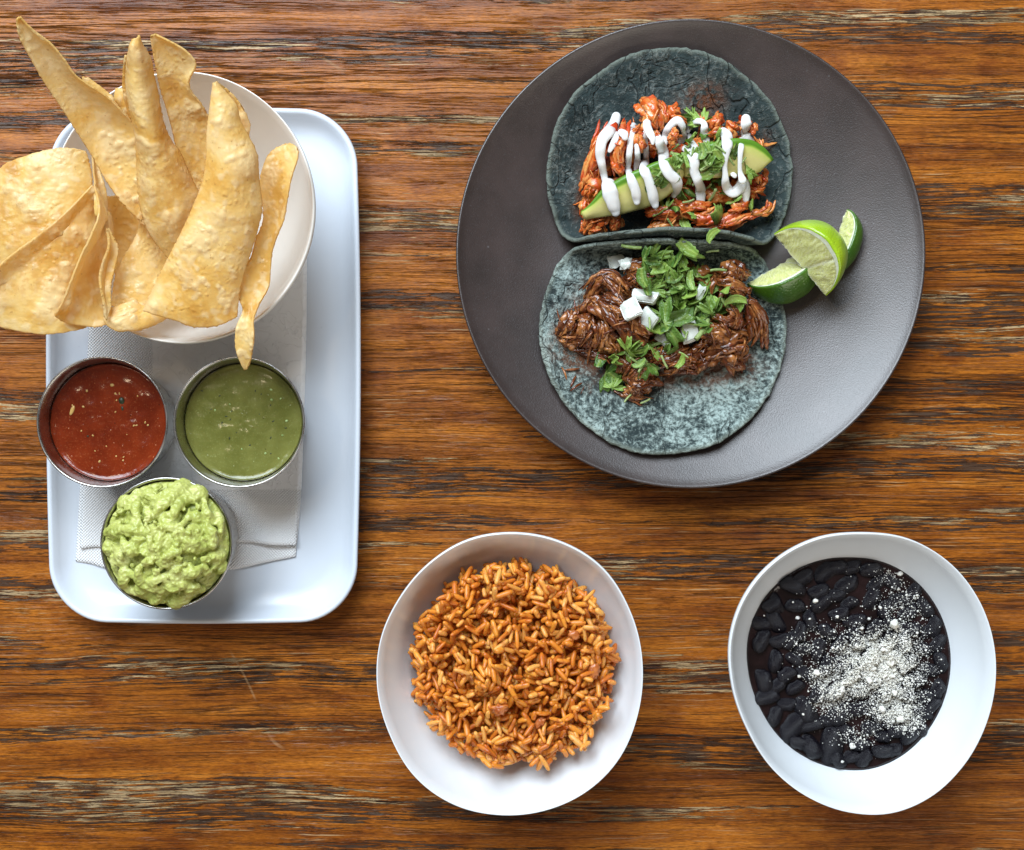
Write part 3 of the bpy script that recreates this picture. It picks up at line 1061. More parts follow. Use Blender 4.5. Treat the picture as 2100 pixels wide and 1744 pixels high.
def guacamole():
    rg = random.Random(21)
    IV, IF = ico(2)
    parts = []
    top = CUPZ + H3
    R = R3 * .945

    def dome(r): return .0175 * (1 - clamp(r / R) ** 2.2) - .002
    V, F = lathe([(0, -.03), (R * .86, -.03), (R * .99, -.004), (R * .985, -.002), (R * .75, .004), (R * .4, .0105), (0, .0125)], (c3.x, c3.y, top), 48)
    parts.append((V, F))
    for s in range(80):
        r0 = R * sqrt(rg.random()) * .93
        a0 = rg.uniform(0, 2 * pi)
        x, y = r0 * cos(a0), r0 * sin(a0)
        h = rg.uniform(0, 2 * pi)
        lump = s < 46
        L = rg.uniform(.002, .006) if lump else rg.uniform(.007, .020)
        rad = rg.uniform(.0036, .0072) if lump else rg.uniform(.0020, .0040)
        curv = rg.uniform(-160, 160)
        K = 6 if lump else 16
        for k in range(K):
            t = k / (K - 1)
            x += cos(h) * L / K; y += sin(h) * L / K
            h += curv * L / K
            rr = hypot(x, y)
            if rr > R * .93:
                x *= R * .93 / rr; y *= R * .93 / rr; rr = R * .93
            q = rad * (1 - .6 * t) * (.9 + .2 * rg.random())
            z = dome(rr) + (-.4 * q if lump else q * .5) + .0022 * nz(x * 130, y * 130, 5) + (0 if lump else .0016 * sin(t * pi))
            parts.append(([Vector((c3.x + x + v.x * q, c3.y + y + v.y * q, top + z + v.z * q * (.75 if lump else .8))) for v in IV], IF))
    for _ in range(150):
        r0 = R * sqrt(rg.random()) * .92
        a0 = rg.uniform(0, 2 * pi)
        x, y = r0 * cos(a0), r0 * sin(a0)
        q = rg.uniform(.0009, .0024)
        sd = rg.random() * 40
        z = dome(r0) + rg.uniform(.0, .0035)
        parts.append(([Vector((c3.x + x, c3.y + y, top + z)) + v * q * (1 + .6 * mn.noise(v * 1.7 + Vector((sd, 0, 0)))) for v in IV], IF))
    V, F = join(parts)
    V, F = remesh(V, F, .00055, 3)
    V2 = []
    for v in V:
        p = v * 190
        d = .0010 * mn.noise(p) - .0012 * abs(mn.noise(p * 1.9)) + .0005 * mn.noise(p * 4)
        V2.append(v + Vector((nz(p.x, p.y, 4) * .0005, nz(p.x, p.y, 9) * .0005, d)))
    obj('guacamole', V2, F, MT['guac'], None, label='chunky pale green guacamole heaped above the rim of its steel cup', category='guacamole')


guacamole()

# ------------------------------------------------------------------ plate
pc = P(1416, 521, .027)
PR = 481 * S * (D - .027) / D
plate_prof = [(0, .0070), (.30 * PR, .0078), (.50 * PR, .0098), (.65 * PR, .0128), (.80 * PR, .0182), (.90 * PR, .0230), (.965 * PR, .0268), (.985 * PR, .0280)]


def plate_z(x, y):
    r = hypot(x - pc.x, y - pc.y)
    for (r0, z0), (r1, z1) in zip(plate_prof, plate_prof[1:]):
        if r <= r1:
            return lerp(z0, z1, (r - r0) / (r1 - r0))
    return plate_prof[-1][1]


under = [(0, .003), (.44 * PR, .003), (.47 * PR, .0), (.50 * PR, .0), (.52 * PR, .003), (.75 * PR, .0095), (.90 * PR, .0170), (.975 * PR, .0232), (.996 * PR, .0265), (1.0 * PR, .0280), (.996 * PR, .0288), (.990 * PR, .0287)]
V, F = lathe(under + catmull(plate_prof[::-1], 30), (pc.x, pc.y, 0), 160)
plate = obj('dinner_plate', V, F, MT['plate'], label='large round dark grey stoneware plate carrying two tacos and lime wedges', category='plate')


# ------------------------------------------------------------------ tortillas
def tortilla(cpx, rpx, fold_sign, b0, Rf, label, mat, seed, stain, dent=None, lean=0.0):
    c = P(cpx[0], cpx[1], .013)
    R = rpx * S * (D - .013) / D
    n, rings = 260, 80
    th = .0022
    pts, ed, stn = [], [], []

    def surf(a, b):
        """flat disc coordinates -> folded sheet"""
        x, y = a, b
        t = b * fold_sign - b0
        z = 0.0
        if t > 0:
            q = t / Rf
            lim = pi / 2 + lean
            if q < lim:
                y = fold_sign * (b0 + Rf * sin(q)); z = Rf * (1 - cos(q))
            else:
                e = t - Rf * lim
                y = fold_sign * (b0 + Rf * sin(lim) + e * cos(lim)); z = Rf * (1 - cos(lim)) + e * sin(lim)
        wx, wy = c.x + x, c.y + y
        base = plate_z(wx, wy) if t <= 0 else plate_z(c.x + x, c.y + fold_sign * min(b0 + Rf * .3, abs(y)))
        wob = .0014 * nz(a * 45, b * 45, seed) + .0006 * nz(a * 130, b * 130, seed) + .0009 * abs(nz(a * 50 + b * 30, b * 90 - a * 20, seed + 5)) + .0004 * nz(a * 330, b * 330, seed)
        rr = hypot(a, b) / R
        lift = .0045 * sstep(.75, 1.0, rr) * (.5 + .8 * nz(math.atan2(b, a) * 1.3, seed, 2)) * (1 if t <= 0 else .3)
        yw = .0022 * nz(a * 30, seed, 1) * sstep(0, .02, z)
        return Vector((wx, wy + yw, base + .0026 + z + wob + max(lift, 0)))
    G = []
    for j in range(rings + 1):
        f = (j / rings) ** .8
        row = []
        for k in range(n):
            a = 2 * pi * k / n
            rr = R * (1 + .018 * nz(cos(a) * 2.0, sin(a) * 2.0, seed) + .010 * nz(cos(a) * 7, sin(a) * 7, seed) + .008 * nz(cos(a) * 20, sin(a) * 20, seed) + .004 * nz(cos(a) * 45, sin(a) * 45, seed))
            if dent:
                da = (a - dent[0] + pi) % (2 * pi) - pi
                rr *= 1 - dent[1] * exp(-(da / dent[2]) ** 2)
            q = surf(f * rr * cos(a), f * rr * sin(a))
            row.append(q)
            ed.append(sstep(.955, 1.0, f))
            stn.append(stain(q))
        G.append(row)
    V, F = [], []
    # normals on the polar grid
    NN = []
    for j in range(rings + 1):
        row = []
        for k in range(n):
            if j == 0:
                row.append(Vector((0, 0, 1))); continue
            du = G[j][(k + 1) % n] - G[j][k - 1]
            dr = G[min(j + 1, rings)][k] - G[j - 1][k]
            row.append(dr.cross(du).normalized())
        NN.append(row)
    for side in (1, -1):
        for j in range(rings + 1):
            for k in range(n):
                e = .45 if j == rings else 1
                V.append(G[j][k] + NN[j][k] * side * th * .5 * e)
    o = (rings + 1) * n
    for j in range(rings):
        for k in range(n):
            k2 = (k + 1) % n
            a, b, d, e = j * n + k, j * n + k2, (j + 1) * n + k2, (j + 1) * n + k
            F.append((a, e, d, b)); F.append((o + a, o + b, o + d, o + e))
    for k in range(n):
        k2 = (k + 1) % n
        a, b = rings * n + k, rings * n + k2
        F.append((a, o + a, o + b, b))
    return obj('corn_tortilla', V, F, mat, None, {'edge': ed * 2, 'stain': stn * 2}, label=label, category='tortilla', group='blue corn tortillas on the plate')


def stain1(q):
    s = 0
    for x, y, rx, ry, k in ((1440, 205, 42, 28, 1.2), (1200, 380, 22, 60, .5), (1420, 240, 30, 14, .9), (1575, 290, 14, 22, .7), (1190, 420, 16, 30, .7)):
        p = P(x, y, .014)
        s += k * exp(-((q.x - p.x) / (rx * S)) ** 2 - ((q.y - p.y) / (ry * S)) ** 2)
    return clamp(s)


def stain2(q):
    s = 0
    for x, y, rx, ry, k in ((1160, 690, 30, 40, 1.3), (1180, 720, 40, 30, 1.2), (1400, 770, 110, 26, 1.2), (1530, 745, 16, 16, 1.2), (1210, 640, 45, 60, 1), (1290, 740, 90, 40, 1.2), (1207, 802, 6, 10, .6), (1480, 750, 60, 30, .9)):
        p = P(x, y, .014)
        s += k * exp(-((q.x - p.x) / (rx * S)) ** 2 - ((q.y - p.y) / (ry * S)) ** 2)
    return clamp(s)


tor1 = tortilla((1371, 364), 251, -1, .0235, .0150, 'dark blue corn tortilla folded up under the saucy red chicken', MT['tort1'], 3, stain1, None, .22)
tor2 = tortilla((1358, 678), 253, 1, .0315, .0140, 'pale grey blue corn tortilla spread under the dark shredded beef', MT['tort2'], 8, stain2, (1.487, .06, .03), -.12)


# ------------------------------------------------------------------ pulled meat
def WIN(r):
    a = r.uniform(0, .45)
    return a, min(1.0, a + r.uniform(.4, .85))


def chunk(path, w, seed, flat=.62, ridges=5.0, mat=None, parent=None, count=9):
    """one pulled piece: a ragged bundle of ridged muscle fibres; path = world points, w = half width"""
    r = random.Random(seed * 13 + 1)
    n, m = 18, 10
    base = [Vector(q) for q in catmull([tuple(q) for q in path], n)]
    up = Vector((0, 0, 1))
    Vs, Fs, fib = [], [], []
    single = w < .0013
    k = 1 if single else count
    for c in range(k):
        a0 = r.uniform(0, 2 * pi)
        core = (c == 0 and not single)
        q0 = 0 if (single or core) else .35 + .45 * sqrt(r.random())
        ox, oz = cos(a0) * q0 * w, sin(a0) * q0 * w * flat
        fr = w if single else w * ((.72 if count < 13 else .5) if core else r.uniform(.18, .44) if count < 13 else r.uniform(.14, .38))
        ta, tb = (0, 1) if single else (.06, .94) if core else WIN(r)
        drift = r.uniform(-1.1, 1.1) * w
        sd = seed * 7.7 + c * 3.1
        pts, rad = [], []
        for i in range(n):
            t = lerp(ta, tb, i / (n - 1))
            f = t * (n - 1)
            j = min(int(f), n - 2)
            p = base[j].lerp(base[j + 1], f - j)
            d = (base[min(j + 2, n - 1)] - base[max(j - 1, 0)]).normalized()
            s_ = d.cross(up)
            s_ = s_.normalized() if s_.length > 1e-6 else Vector((1, 0, 0))
            spread = 1 + (0 if single else .55 * (2 * t - 1) ** 2 * r.uniform(.6, 1))
            p = p + s_ * ((ox + drift * (t - .5)) * spread + w * .36 * nz(t * 3.2, sd)) + up * (oz + w * .26 * nz(t * 3.2, sd + 40))
            pts.append(p)
            e = i / (n - 1)
            rad.append(fr * max(.16, min(1, 4 * e * (1 - e)) ** .45) * (1 + .55 * nz(t * 5, sd + 9)))
        pr = lambda a, t, sd=sd: 1 + .42 * nz(cos(a) * 1.7, sin(a) * 1.7, sd + t * 1.1) + .16 * nz(cos(a) * 4, sin(a) * 4, sd + t * 3)
        V, F, ang = sweep(pts, rad, m, r.uniform(.55, .95), pr)
        tone = r.uniform(-.28, .28)
        for a, t in ang:
            fib.append(clamp(.5 + tone + .7 * nz(cos(a) * 1.7, sin(a) * 1.7, sd + t * 1.1)))
        for i, v in enumerate(V):
            p = v * 480
            g = v * 1300
            V[i] = v + Vector((nz(p.x, p.y, p.z + sd), nz(p.y, p.z, p.x + sd), nz(p.z, p.x, p.y + sd))) * min(.0011, fr * .5) + Vector((nz(g.x, g.y, g.z), nz(g.y, g.z, g.x), nz(g.z, g.x, g.y))) * min(.0004, fr * .25)
        b = len(Vs)
        Vs += V
        Fs += [tuple(i + b for i in f) for f in F]
    return obj('meat_piece', Vs, Fs, mat, parent, {'fibre': fib})


def shreds(root, tree, spots, mat, seed, name='meat_shred'):
    """fine loose fibres lying over the pile"""
    r = random.Random(seed)
    Vs, Fs, fib = [], [], []
    for (x, y, h, L, w) in spots:
        path = []
        a = h
        cv = r.uniform(-70, 70)
        px, py = x, y
        n = 8
        off = r.uniform(.0000, .0010)
        arc = r.uniform(0, .0018)
        for i in range(n):
            z, _ = drop(tree, px, py, .013)
            path.append([px, py, z])
            px += cos(a) * L / n; py += sin(a) * L / n
            a += cv * L / n
        zs = [p[2] for p in path]
        for i in range(n):
            lo, hi = max(0, i - 2), min(n, i + 3)
            path[i][2] = max(sum(zs[lo:hi]) / (hi - lo), zs[i]) + off + arc * sin(pi * i / (n - 1))
        pts = [Vector(p) for p in catmull(path, 12)]
        rad = [w * max(.2, (4 * (i / 11) * (1 - i / 11)) ** .4) for i in range(12)]
        V, F, ang = sweep(pts, rad, 6, .8)
        b = len(Vs)
        Vs += V; Fs += [tuple(i + b for i in f) for f in F]
        k = r.uniform(.1, .9)
        fib += [k] * len(V)
    return obj(name, Vs, Fs, mat, root, {'fibre': fib}, kind='stuff')


CNT = {Z3: 11, Z4: 21}


def pile(ZF, base_h, specs, mat, root, seed0):
    out = []
    for i, (pts, w, z) in enumerate(specs):
        path = []
        for q in pts:
            x, y = ZF(q[0], q[1])
            zz = (q[2] if len(q) > 2 else z) * .001
            path.append(P(x, y, zz))
        scale = .26855 if ZF is Z3 else .3418
        out.append(chunk(path, w * scale * S * .5, seed0 + i, mat=mat, parent=root, flat=.62 if w > 70 else .8, count=CNT[ZF] if w > 75 else 6))
    return out


# --- chicken
chk = thing('shredded_chicken', P(1385, 350, .0125), 'orange red sauced shredded chicken heaped on the upper dark tortilla', 'chicken')
rg = random.Random(5)
spec = []
# buried bed of meat
for x, y in ((480, 1000), (480, 1160), (640, 1080), (700, 860), (820, 1000), (900, 760), (980, 1060), (1060, 860), (1120, 1160), (1200, 1000), (1240, 780), (1340, 1140), (1380, 940), (1460, 760), (1500, 1130), (1560, 900), (1600, 1060), (760, 1140)):
    h = rg.uniform(0, pi)
    l = rg.uniform(110, 190)
    spec.append(([(x - cos(h) * l, y - sin(h) * l, 17), (x, y, rg.uniform(22, 26)), (x + cos(h) * l, y + sin(h) * l, 17)], rg.uniform(120, 190), 22))
# pieces in sight
spec += [
    ([(600, 560, 32), (520, 700, 35), (460, 860, 33), (415, 1010, 28)], 120, 30),
    ([(560, 580, 30), (450, 780, 30), (390, 960, 26), (360, 1130, 22)], 90, 30),
    ([(650, 560, 30), (640, 720, 36), (610, 860, 36), (640, 1000, 31)], 100, 30),
    ([(560, 880, 36), (600, 940, 36), (650, 1010, 33)], 70, 30),
    ([(400, 980, 24), (440, 1080, 27), (380, 1180, 24)], 110, 24),
    ([(330, 1210, 19), (420, 1140, 24), (490, 1110, 27)], 70, 24),
    ([(350, 1180, 21), (370, 1260, 21), (420, 1330, 20)], 100, 24),
    ([(420, 1250, 22), (410, 1340, 23), (390, 1460, 18)], 130, 22),
    ([(350, 1340, 18), (360, 1400, 19), (350, 1450, 17)], 70, 22),
    ([(500, 1290, 23), (480, 1370, 22), (470, 1440, 18)], 110, 22),
    ([(590, 1290, 23), (590, 1360, 22), (560, 1420, 18)], 90, 22),
    ([(640, 1320, 21), (640, 1400, 18)], 50, 22),
    ([(785, 400, 25), (850, 470, 31), (900, 560, 33), (920, 660, 31)], 150, 30),
    ([(900, 420, 24), (950, 500, 28), (960, 600, 29)], 80, 28),
    ([(790, 540, 24), (860, 600, 28), (920, 640, 28)], 80, 28),
    ([(980, 560, 25), (1040, 510, 27), (1090, 500, 25)], 100, 26),
    ([(980, 600, 26), (1060, 580, 28), (1140, 590, 26)], 90, 26),
    ([(700, 720, 30), (760, 660, 32), (800, 640, 30)], 90, 30),
    ([(780, 830, 32), (770, 740, 34), (810, 700, 33)], 110, 30),
    ([(880, 800, 34), (900, 720, 35), (870, 660, 33)], 90, 30),
    ([(1010, 770, 34), (1040, 700, 35), (1080, 660, 33)], 90, 30),
    ([(1190, 540, 22), (1250, 560, 24), (1320, 600, 24)], 60, 30),
    ([(1310, 640, 27), (1360, 590, 30), (1420, 545, 27)], 105, 28),
    ([(1300, 690, 28), (1360, 670, 30), (1440, 660, 28)], 90, 28),
    ([(1420, 620, 26), (1480, 640, 28), (1540, 690, 27)], 90, 28),
    ([(1530, 560, 23), (1570, 570, 25), (1600, 620, 24)], 70, 28),
    ([(1640, 590, 22), (1660, 640, 24), (1640, 700, 24)], 60, 24),
    ([(1640, 680, 25), (1690, 750, 22), (1760, 765, 19), (1830, 742, 18)], 22, 22),
    ([(1680, 700, 22), (1700, 780, 22), (1680, 860, 22)], 50, 24),
    ([(1700, 940, 24), (1745, 980, 24), (1720, 1060, 23), (1650, 1090, 22)], 50, 24),
    ([(1640, 960, 26), (1680, 1000, 27), (1670, 1060, 26)], 60, 24),
    ([(1610, 1100, 25), (1680, 1110, 24), (1730, 1080, 22)], 60, 24),
    ([(1590, 1290, 20), (1680, 1280, 21), (1750, 1250, 21), (1765, 1180, 21)], 75, 22),
    ([(800, 1320, 21), (920, 1290, 25), (1060, 1270, 26), (1200, 1290, 24)], 110, 22),
    ([(1060, 1240, 26), (1180, 1235, 28), (1330, 1240, 27)], 80, 22),
    ([(820, 1390, 18), (960, 1370, 21), (1100, 1350, 22)], 100, 22),
    ([(1120, 1330, 24), (1260, 1330, 26), (1400, 1270, 27)], 110, 22),
    ([(1180, 1410, 19), (1330, 1380, 23), (1480, 1320, 24), (1600, 1240, 24)], 110, 22),
    ([(1400, 1420, 18), (1480, 1390, 20), (1570, 1310, 21)], 75, 22),
    ([(1460, 1220, 27), (1540, 1230, 27), (1620, 1200, 24)], 80, 22),
]
chunks1 = pile(Z3, .013, spec, MT['chicken'], chk, 100)
tree1 = bvh(chunks1 + [tor1])
sp = []
for _ in range(110):
    x, y = Z3(rg.uniform(340, 1720), rg.uniform(560, 1440))
    p = P(x, y, .025)
    z, _n = drop(tree1, p.x, p.y)
    if z > .018:
        sp.append((p.x, p.y, 2.2 * nz(p.x * 40, p.y * 40, 3) * pi + rg.uniform(-.4, .4), rg.uniform(.005, .012), rg.uniform(.0003, .0007)))
shreds(chk, tree1, sp, MT['chicken'], 9)

# --- beef
bf = thing('shredded_beef', P(1350, 690, .0125), 'dark brown glossy shredded beef heaped on the lower pale tortilla', 'beef')
spec = []
for x, y in ((420, 480), (560, 420), (700, 400), (840, 360), (980, 380), (1120, 420), (1240, 480), (380, 620), (520, 640), (680, 640), (820, 600), (960, 620), (1100, 620), (1260, 620), (640, 780), (780, 760), (920, 760), (1080, 760), (1220, 760), (680, 900), (720, 300), (900, 270), (1050, 300)):
    h = rg.uniform(0, pi)
    l = rg.uniform(90, 150)
    spec.append(([(x - cos(h) * l, y - sin(h) * l, 17), (x, y, rg.uniform(22, 27)), (x + cos(h) * l, y + sin(h) * l, 17)], rg.uniform(110, 170), 22))
spec += [
    ([(350, 470, 23), (430, 350, 30), (500, 320, 33), (590, 420, 33)], 100, 30),
    ([(420, 400, 29), (470, 340, 33), (560, 400, 36), (610, 460, 35)], 55, 30),
    ([(360, 440, 22), (420, 450, 27), (470, 520, 29)], 90, 30),
    ([(450, 430, 32), (520, 520, 36), (620, 590, 36), (730, 690, 32)], 150, 34),
    ([(470, 400, 33), (560, 470, 37), (650, 560, 37)], 80, 34),
    ([(560, 560, 34), (640, 640, 35), (740, 690, 32)], 90, 34),
    ([(310, 510, 22), (270, 600, 24), (230, 690, 20)], 120, 24),
    ([(360, 520, 25), (370, 620, 28), (340, 740, 22)], 110, 24),
    ([(430, 550, 28), (460, 640, 30), (440, 760, 23)], 90, 24),
    ([(190, 650, 17), (250, 700, 20), (320, 740, 19)], 70, 24),
    ([(260, 720, 17), (380, 760, 19), (520, 780, 20)], 80, 24),
    ([(500, 560, 29), (540, 650, 31), (620, 670, 29)], 70, 24),
    ([(480, 680, 26), (540, 740, 26), (520, 790, 22)], 90, 24),
    ([(580, 280, 24), (650, 250, 27), (740, 270, 28)], 110, 28),
    ([(610, 330, 27), (690, 320, 30), (760, 350, 31)], 90, 28),
    ([(1120, 420, 30), (1130, 350, 31), (1140, 300, 28)], 26, 30),
    ([(1150, 300, 25), (1230, 290, 29), (1300, 360, 26)], 140, 28),
    ([(1140, 380, 31), (1230, 370, 34), (1340, 430, 31)], 90, 28),
    ([(1300, 410, 31), (1390, 500, 30), (1430, 600, 25), (1400, 740, 19)], 85, 26),
    ([(1310, 470, 30), (1350, 590, 28), (1370, 700, 21)], 60, 26),
    ([(1130, 540, 33), (1190, 570, 34), (1270, 580, 31)], 50, 30),
    ([(1150, 600, 33), (1210, 590, 34), (1270, 570, 31)], 60, 30),
    ([(1210, 500, 33), (1270, 540, 32), (1240, 620, 30)], 80, 30),
    ([(1060, 700, 29), (1150, 650, 33), (1240, 690, 30)], 120, 30),
    ([(1060, 760, 25), (1180, 740, 28), (1320, 690, 25)], 110, 28),
    ([(1100, 800, 21), (1220, 800, 22), (1340, 740, 20)], 90, 24),
    ([(760, 780, 25), (880, 790, 27), (1030, 800, 24)], 110, 26),
    ([(820, 850, 21), (940, 850, 23), (1040, 830, 21)], 90, 24),
    ([(590, 900, 22), (680, 850, 27), (780, 860, 25)], 120, 24),
    ([(600, 930, 19), (680, 940, 25), (760, 910, 22)], 120, 24),
    ([(640, 900, 25), (660, 990, 23), (690, 1040, 18)], 80, 22),
    ([(590, 960, 18), (640, 1020, 20), (720, 1030, 17)], 80, 20),
    ([(720, 900, 24), (740, 960, 21), (720, 1020, 17)], 70, 20),
    ([(560, 780, 24), (600, 830, 24), (590, 900, 20)], 80, 24),
]
chunks2 = pile(Z4, .013, spec, MT['beef'], bf, 300)
tree2 = bvh(chunks2 + [tor2])
sp = []
for _ in range(190):
    x, y = Z4(rg.uniform(210, 1420), rg.uniform(280, 1020))
    p = P(x, y, .025)
    z, _n = drop(tree2, p.x, p.y)
    if z > .019:
        sp.append((p.x, p.y, 2.2 * nz(p.x * 40, p.y * 40, 3) * pi + rg.uniform(-.4, .4), rg.uniform(.005, .013), rg.uniform(.0003, .0008)))
shreds(bf, tree2, sp, MT['beef'], 19)


# ------------------------------------------------------------------ avocado slices
def avocado(top, bot, label, tree, seed, th):
    """top = outer rind-side edge, bot = inner edge (layout zoom 3, height mm)"""
    cv = lambda pts: [tuple(P(*Z3(x, y), (z - 3) * .001)) for x, y, z in pts]
    G = coons(cv(top), cv(bot), None, None, 18, 40)
    rim = []
    for j, row in enumerate(G):
        for i, q in enumerate(row):
            u = i / 17
            row[i] = q + Vector((0, 0, .0012 * sin(pi * u) + .0006 * nz(q.x * 90, q.y * 90, seed)))
            rim.append(clamp(1 - u * 2.2))
    V, F = solid_sheet(G, lambda u, v: th * (1 - .35 * u), 1.0, .7)
    nn = len(rim)
    r2 = rim + [clamp(q + .25) if q > .6 else q for q in rim]
    return obj('avocado_slice', V, F, MT['avocado'], None, {'rim': r2}, label=label, category='avocado', group='avocado slices on the chicken taco')


av1 = avocado([(345, 1306, 30), (420, 1200, 33), (490, 1105, 36), (590, 1040, 38), (690, 985, 40), (800, 940, 41), (900, 895, 42), (1000, 865, 42), (1090, 840, 41)],
              [(350, 1314, 29), (470, 1310, 30), (600, 1295, 30), (690, 1275, 31), (780, 1250, 31), (860, 1225, 32), (960, 1170, 33), (1050, 1090, 35), (1110, 980, 37)],
              'long avocado slice with a dark green edge under the left cream streaks', tree1, 2, .006)
av2 = avocado([(1110, 835, 40), (1230, 790, 41), (1350, 745, 42), (1450, 722, 42), (1545, 715, 42), (1640, 735, 40), (1720, 790, 37), (1785, 880, 33)],
              [(1120, 1000, 36), (1250, 1010, 36), (1380, 1010, 36), (1450, 1000, 36), (1530, 985, 36), (1590, 985, 35), (1640, 978, 34), (1690, 950, 33)],
              'pale avocado slice whose green tip points at the loose chicken strand', tree1, 6, .006)

# ------------------------------------------------------------------ cilantro, onion
rl = random.Random(77)


def leaf_mesh(seed, lobes=3, half=False):
    r = random.Random(seed)
    n = 66
    V = [Vector((0, 0, 0))]
    vein = [1.0]
    rings = 4
    off = r.uniform(0, 6)
    spread = pi * (1.15 if not half else .75)
    for j in range(1, rings + 1):
        f = j / rings
        for k in range(n):
            t = k / (n - 1)
            a = -spread / 2 + spread * t
            lob = abs(sin(t * pi * lobes)) ** .8
            cent = 1 - .35 * abs(2 * t - 1)
            tooth = 1 + .20 * sin(t * pi * lobes * 6 + off)
            rr = f * (.28 + .72 * lob * cent * tooth) if f > .5 else f * (.28 + .72 * max(lob, .5) * cent)
            z = .30 * f * f * sin(a * 1.3 + off) + .18 * nz(cos(a) * f * 2, sin(a) * f * 2, seed) + .10 * f * cos(t * pi * lobes * 2)
            V.append(Vector((rr * cos(a), rr * sin(a), z)))
            vein.append(clamp(1 - abs(((t * lobes) % 1) - .5) * 9) * (1 - f * .6))
    F = []
    for k in range(n - 1):
        F.append((0, 1 + k, 2 + k))
    for j in range(rings - 1):
        for k in range(n - 1):
            a = 1 + j * n + k
            F.append((a, a + n, a + n + 1, a + 1))
    # thickness
    m = len(V)
    V2 = [v - Vector((0, 0, .035)) for v in V]
    F2 = [tuple(i + m for i in reversed(f)) for f in F]
    b = [0] + [1 + j * n for j in range(rings)] + [1 + (rings - 1) * n + k for k in range(1, n)] + [1 + j * n + n - 1 for j in range(rings - 2, -1, -1)]
    S_ = [(b[i], b[i] + m, b[(i + 1) % len(b)] + m, b[(i + 1) % len(b)]) for i in range(len(b))]
    me = mesh_data('cilantro_leaf', V + V2, F + F2 + S_, {'vein': vein * 2})
    me.materials.append(MT['leaf'])
    return me


def strip_mesh(seed):
    """ribbon cut across a leaf"""
    r = random.Random(seed)
    n = 16
    G = []
    cv = r.uniform(-.5, .5)
    wd = r.uniform(.18, .30)
    tw = r.uniform(-1.0, 1.0)
    for j in range(n):
        t = j / (n - 1)
        row = []
        for i in range(5):
            s = (i / 4 - .5) * 2
            jag = (1 + .28 * nz(t * 9, seed, i)) if abs(s) > .9 else 1
            w = wd * jag * (.6 + .4 * sin(pi * t))
            row.append(Vector((t - .5, s * w + cv * (t - .5) ** 2 * 2, .22 * (t - .5) ** 2 * r.choice((1, 1)) * 2 + s * w * tw * (t - .5) + .10 * s * s)))
        G.append(row)
    V, F = solid_sheet(G, .035)
    me = mesh_data('cilantro_leaf', V, F, {'vein': [clamp(1 - abs(((k % 5) / 4 - .5) * 6)) for k in range(len(V))]})
    me.materials.append(MT['leaf'])
    return me


def stem_mesh(seed):
    r = random.Random(seed)
    cv = r.uniform(-.25, .25)
    pts = [Vector((t - .5, cv * (t - .5) ** 2, .05 * sin(t * 3))) for t in [k / 7 for k in range(8)]]
    V, F, _ = sweep(pts, [.085 * (1 + .2 * nz(k, seed)) for k in range(8)], 8, 1)
    me = mesh_data('cilantro_stem', V, F)
    me.materials.append(MT['stem'])
    return me


LEAVES = [leaf_mesh(s, lobes, half) for s, lobes, half in ((1, 3, False), (2, 3, True), (3, 5, False), (4, 2, True), (5, 4, False))]
STRIPS = [strip_mesh(s) for s in range(6)]
STEMS = [stem_mesh(s) for s in range(4)]


def on(tree, ZF, x, y, size, yaw, me, name, label, cat, group, lift=.0, tilt=.45, face=.6):
    px, py = ZF(x, y)
    p = P(px, py, .034)
    z, n = drop(tree, p.x, p.y, .013)
    p = P(px, py, z)
    # settle on the highest of a few points around it
    zz = max(drop(tree, p.x + cos(k) * size * .35, p.y + sin(k) * size * .35, .012)[0] for k in (0, 1.57, 3.14, 4.71))
    z = lerp(z, max(z, zz), .6)
    up = (Vector((0, 0, 1)) * (1 - face) + n * face).normalized()
    size *= 1.02 if name.startswith('cilantro') else 1
    q = up.to_track_quat('Z', 'Y').to_matrix().to_4x4()
    M = Matrix.Translation((p.x, p.y, z + lift)) @ q @ Matrix.Rotation(yaw, 4, 'Z') @ Matrix.Rotation(rl.uniform(-tilt, tilt), 4, 'Y') @ Matrix.Rotation(rl.uniform(-tilt, tilt), 4, 'X') @ Matrix.Diagonal((size, size, size, 1))
    if ZF is Z4 and name.startswith('cilantro'):
        label = label.replace('scattered over the beef taco', 'along the folded upper edge of the beef taco' if y < 260 else 'lying on the lower side of the beef taco' if y > 690 else 'in the green heap on top of the beef')
    if ZF is Z3 and name.startswith('cilantro'):
        label = label.replace('scattered over the chicken taco', 'on the red chicken below the avocado' if y > 1180 else 'among the white streaks on the chicken taco')
    return place(name, me, M, label, cat, group)


tree1b = bvh(chunks1 + [tor1, av1, av2])
G1 = ('chopped cilantro leaf scattered over the chicken taco', 'cilantro', 'cilantro leaves on the chicken taco')
G1s = ('short cut cilantro stem scattered over the chicken taco', 'cilantro stem', 'cilantro stems on the chicken taco')
G2 = ('chopped cilantro leaf scattered over the beef taco', 'cilantro', 'cilantro leaves on the beef taco')
G2s = ('short cut cilantro stem scattered over the beef taco', 'cilantro stem', 'cilantro stems on the beef taco')
mm = .001
